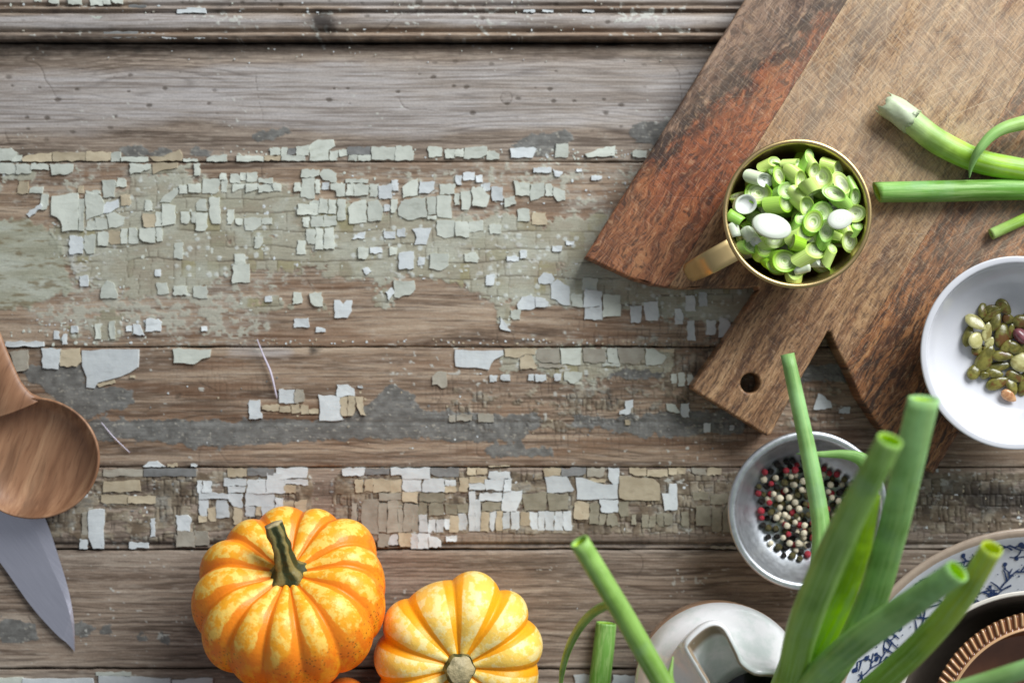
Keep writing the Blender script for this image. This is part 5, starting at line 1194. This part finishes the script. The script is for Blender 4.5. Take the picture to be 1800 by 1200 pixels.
# ------------------------------------------------------------------ pitcher
RZp = 0.086
inner = [(1212, 1136), (1222, 1124), (1240, 1109), (1256, 1103), (1269, 1109), (1281, 1130), (1291, 1150), (1301, 1170), (1327, 1187), (1362, 1189), (1410, 1197), (1448, 1228), (1466, 1285), (1452, 1342), (1412, 1384), (1356, 1397), (1306, 1378), (1276, 1332), (1264, 1272), (1252, 1208), (1236, 1177), (1221, 1152)]
NM = 132
ip = catmull([(a, b, 0) for a, b in inner + inner[:1]], NM + 1)[:NM]
ip = np.array([[p[0], p[1]] for p in ip])
tg = np.roll(ip, -1, 0) - np.roll(ip, 1, 0); nr_ = np.stack([tg[:, 1], -tg[:, 0]], 1); nr_ /= np.linalg.norm(nr_, axis=1)[:, None]
op = ip + nr_ * 11.0
ctr_px = np.array([1335.0, 1270.0])
def wr(arr, z): return np.array([W(p[0], p[1], RZp).to_tuple()[:2] + (z,) for p in arr])
In, Out = wr(ip, RZp), wr(op, RZp)
bcn = np.array(W(1270, 1215, 0.048).to_tuple()[:2]); RBp = RP(153, 0.048)
mcn = Out[:, :2].mean(0)
an = np.unwrap(np.arctan2(Out[:, 1] - mcn[1], Out[:, 0] - mcn[0]))
def circ(r, z, c): return np.stack([c[0] + r * np.cos(an), c[1] + r * np.sin(an), np.full(NM, z)], 1)
def blend(a, b, f, z): q = a * (1 - f) + b * f; q[:, 2] = z; return q
rings = [circ(0.001, 0.001, bcn), circ(0.030, 0.0, bcn), circ(RBp * .80, 0.006, bcn), circ(RBp * .95, 0.022, bcn), circ(RBp, 0.040, bcn), circ(RBp * .985, 0.050, bcn), circ(RBp * .93, 0.058, bcn)]
S0 = circ(RBp * .80, 0.064, bcn)
rings += [S0, blend(S0, Out, 0.45, 0.069), blend(S0, Out, 0.80, 0.074), blend(S0, Out, 0.96, 0.080), Out + [0, 0, -0.0012]]
mid = (Out + In) / 2; rings += [blend(Out, mid, 0.6, RZp), blend(In, mid, 0.6, RZp), In + [0, 0, -0.001]]
mc2 = np.array(W(1338, 1268, 0.060).to_tuple()[:2]); I1 = circ(RP(88, 0.06), 0.058, mc2)
rings += [blend(In, I1, 0.08, 0.082), blend(In, I1, 0.35, 0.073), blend(In, I1, 0.8, 0.063), I1, circ(RBp * .86, 0.044, bcn), circ(RBp * .84, 0.02, bcn), circ(RBp * .6, 0.006, bcn), circ(0.001, 0.005, bcn)]
V, F, RIM = [], [], []
ro = Vector((bcn[0], bcn[1], 0))
for j, r_ in enumerate(rings):
    for q in r_: V.append((q[0] - ro.x, q[1] - ro.y, q[2])); RIM.append(1.0 if j in (13, 14, 15) else 0.0)
for j in range(len(rings) - 1):
    for k in range(NM): F.append((j * NM + k, j * NM + (k + 1) % NM, (j + 1) * NM + (k + 1) % NM, (j + 1) * NM + k))
t = NT('milky white glaze'); co = t.obj(); z = t.sep(co)[2]
n = t.noise(co, 90, 4)
col = t.mix(t.step(t.noise(co, 55, 5, 0.65), 0.42, 0.66), C(238, 236, 236), C(214, 220, 216))
col = t.mix(t.m2('MULTIPLY', t.m2('MULTIPLY', t.step(t.attr('rim'), 0.55, 0.95), 0.85), t.step(t.noise(co, 160, 3), 0.2, 0.4)), col, C(140, 112, 78))
col = t.mix(t.m2('SUBTRACT', 1.0, t.step(t.m2('ADD', z, t.m2('MULTIPLY', n, 0.0010)), 0.0415, 0.0425)), col, C(176, 138, 108))
M_PIT = t.bsdf(col, 0.2, spec=0.5, coat=0.3)
pit_o = thing('pitcher', 'squat white ceramic pitcher with a pulled spout holding the bunch of spring onions', 'pitcher', ro)
put('pitcher_body', mk('pitcher_body', V, F, M_PIT, attrs={'rim': RIM}), pit_o)
bm = bmesh.new(); bm.from_mesh(pit_o.children[0].data); bmesh.ops.recalc_face_normals(bm, faces=bm.faces); bm.to_mesh(pit_o.children[0].data); bm.free()
t = NT('dark water'); M_DW = t.bsdf(t.mix(t.noise(t.obj(), 30, 2), C(14, 13, 12), C(24, 22, 20)), 0.12)  # near-black water: the shade of the pitcher's depth is put into its colour
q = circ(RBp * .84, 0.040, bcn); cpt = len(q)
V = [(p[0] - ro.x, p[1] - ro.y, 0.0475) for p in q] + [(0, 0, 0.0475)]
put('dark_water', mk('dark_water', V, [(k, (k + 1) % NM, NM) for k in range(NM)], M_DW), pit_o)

# ------------------------------------------------------------------ spring onions standing in the pitcher
def onion(label, base):
    w = W(*base)
    return thing('spring_onion', label, 'spring onion', w, 'spring onions standing in the pitcher')
t = NT('white onion stem'); M_WS = t.bsdf(t.mix(t.noise(t.map(t.obj(), (300, 300, 40)), 1.0, 3), C(224, 230, 204), C(190, 210, 140)), 0.4, trans=0.2)
def oleaf(on, pts, radii, mat, **kw):
    o = leaf('leaf', pts, radii, mat, on, **kw)
    o.matrix_parent_inverse = Matrix.Translation(-on.location)
    return o
def ostem(on, pts, radii):
    V, F, T = sweep([W(*p) - on.location for p in pts], [r * .001 for r in radii], n=20, seg=16)
    put('white_stem', mk('white_stem', V, F, M_WS), on)
s1 = onion('tall spring onion with two broad leaves and a glowing lime inner leaf', (1330, 1290, .012))
ostem(s1, [(1330, 1290, .012), (1345, 1262, .05), (1372, 1232, .084)], [7, 6, 7])
oleaf(s1, [(1368, 1240, .080), (1390, 1190, .105), (1416, 1090, .14), (1476, 945, .18), (1530, 840, .203), (1565, 772, .215)], [6.0, 7.0, 7.6, 6.8, 5.8, 5.2], G_MID, hollow=0.012, wall=0.10, flat=0.8)
oleaf(s1, [(1384, 1245, .078), (1452, 1195, .100), (1524, 1075, .12), (1564, 950, .145), (1590, 845, .165), (1624, 700, .185)], [5.0, 6.5, 7.4, 7.0, 6.9, 6.7], G_BLUE, flat=0.42, hollow=0.006, wall=0.2)
oleaf(s1, [(1390, 1230, .082), (1432, 1150, .110), (1480, 1050, .13), (1514, 960, .145), (1542, 870, .16)], [5.0, 6.6, 6.0, 4.8, 1.6], G_LIME, flat=0.5)
s2 = onion('spring onion with two open tube leaves leaning over the patterned plate', (1345, 1310, .012))
ostem(s2, [(1345, 1310, .012), (1380, 1285, .05), (1415, 1262, .088)], [6, 6, 6])
oleaf(s2, [(1395, 1262, .086), (1420, 1205, .11), (1490, 1140, .14), (1585, 1072, .165), (1684, 1003, .19)], [5.5, 6.2, 6.6, 6.2, 5.2], G_BLUE, hollow=0.010, wall=0.12, flat=0.85)
oleaf(s2, [(1410, 1270, .086), (1480, 1250, .105), (1590, 1160, .13), (1680, 1062, .155), (1744, 962, .18)], [5.5, 6.2, 6.2, 5.6, 4.6], G_OLIVE, hollow=0.010, wall=0.12, flat=0.85)
s3 = onion('slender spring onion with a straight narrow leaf and a bent leaf tip over the peppercorns', (1318, 1280, .012))
ostem(s3, [(1318, 1280, .012), (1340, 1250, .05), (1362, 1222, .086)], [5, 4.5, 4.5])
oleaf(s3, [(1360, 1226, .084), (1388, 1160, .100), (1428, 1050, .098), (1444, 950, .090), (1428, 830, .084), (1384, 622, .080)], [4.0, 4.6, 4.6, 4.6, 4.2, 3.4], G_BLUE, hollow=0.006, wall=0.3)
oleaf(s3, [(1366, 1226, .084), (1400, 1160, .097), (1470, 1040, .098), (1516, 930, .092), (1530, 850, .085), (1520, 812, .081), (1488, 799, .079), (1440, 798, .077), (1400, 797, .076)], [4, 4.6, 4.8, 4.6, 4.2, 3.8, 2.4, 1.4, 0.3], G_BLUE, flat=0.7)
s4 = onion('spring onion with one long leaf reaching towards the pumpkins and a thin curl', (1312, 1330, .012))
ostem(s4, [(1312, 1330, .012), (1318, 1338, .05), (1322, 1342, .086)], [5.5, 5, 5])
oleaf(s4, [(1322, 1342, .082), (1285, 1350, .104), (1236, 1312, .118), (1165, 1200, .128), (1090, 1070, .14), (1018, 951, .15)], [4.6, 5, 5.0, 5.0, 4.8, 4.5], G_MID, hollow=0.01, wall=0.25)
oleaf(s4, [(1096, 1082, .136), (1080, 1066, .128), (1060, 1066, .118), (1030, 1088, .10), (1004, 1128, .075), (989, 1175, .045), (984, 1225, .015)], [1.6, 2.0, 2.2, 2.2, 2.0, 1.6, 0.5], G_MID)
oleaf(s4, [(1262, 1345, .112), (1215, 1290, .110), (1188, 1235, .108), (1178, 1195, .106), (1183, 1153, .102)], [3.0, 3.0, 2.6, 1.8, 0.3], G_MID)
s5 = onion('spring onion with one pale green leaf lying low over the crimped dish', (1365, 1330, .012))
ostem(s5, [(1365, 1330, .012), (1395, 1325, .05), (1420, 1318, .088)], [5.5, 5, 5])
oleaf(s5, [(1412, 1320, .086), (1470, 1302, .112), (1600, 1242, .14), (1710, 1206, .158), (1850, 1160, .175)], [4.5, 4.8, 4.6, 4.4, 4.0], G_BLUE, flat=0.7)
o = leaf('cut_onion_leaf', [(1046, 1300, .0050), (1052, 1220, .0050), (1060, 1150, .0050), (1066, 1094, .0048)], [6.0, 6.0, 5.8, 5.6], G_DEEP, hollow=0.015, wall=0.15, flat=0.78)
tag(o, 'short cut length of deep green onion leaf lying on the boards by the pitcher', 'spring onion')

# ------------------------------------------------------------------ stray fibres
t = NT('lilac fibre'); M_FIB = t.bsdf(C(206, 198, 214), 0.5)
V, F, T = sweep([W(452, 596, .0035), W(462, 622, .0030), W(476, 655, .0022), W(487, 700, .0014)], [0.0002, 0.0004, 0.0006, 0.0003], n=20, seg=8)
tag(put('fibre', mk('fibre', V, F, M_FIB)), 'short pale lilac fibre lying on the boards near the white flakes', 'fibre')
V, F, T = sweep([W(178, 742, .0012), W(200, 768, .0012), W(228, 795, .0012)], [0.0002, 0.0003, 0.0002], n=14, seg=8)
tag(put('fibre', mk('fibre', V, F, M_FIB)), 'thin grey fibre on the boards beside the wooden spoon', 'fibre')
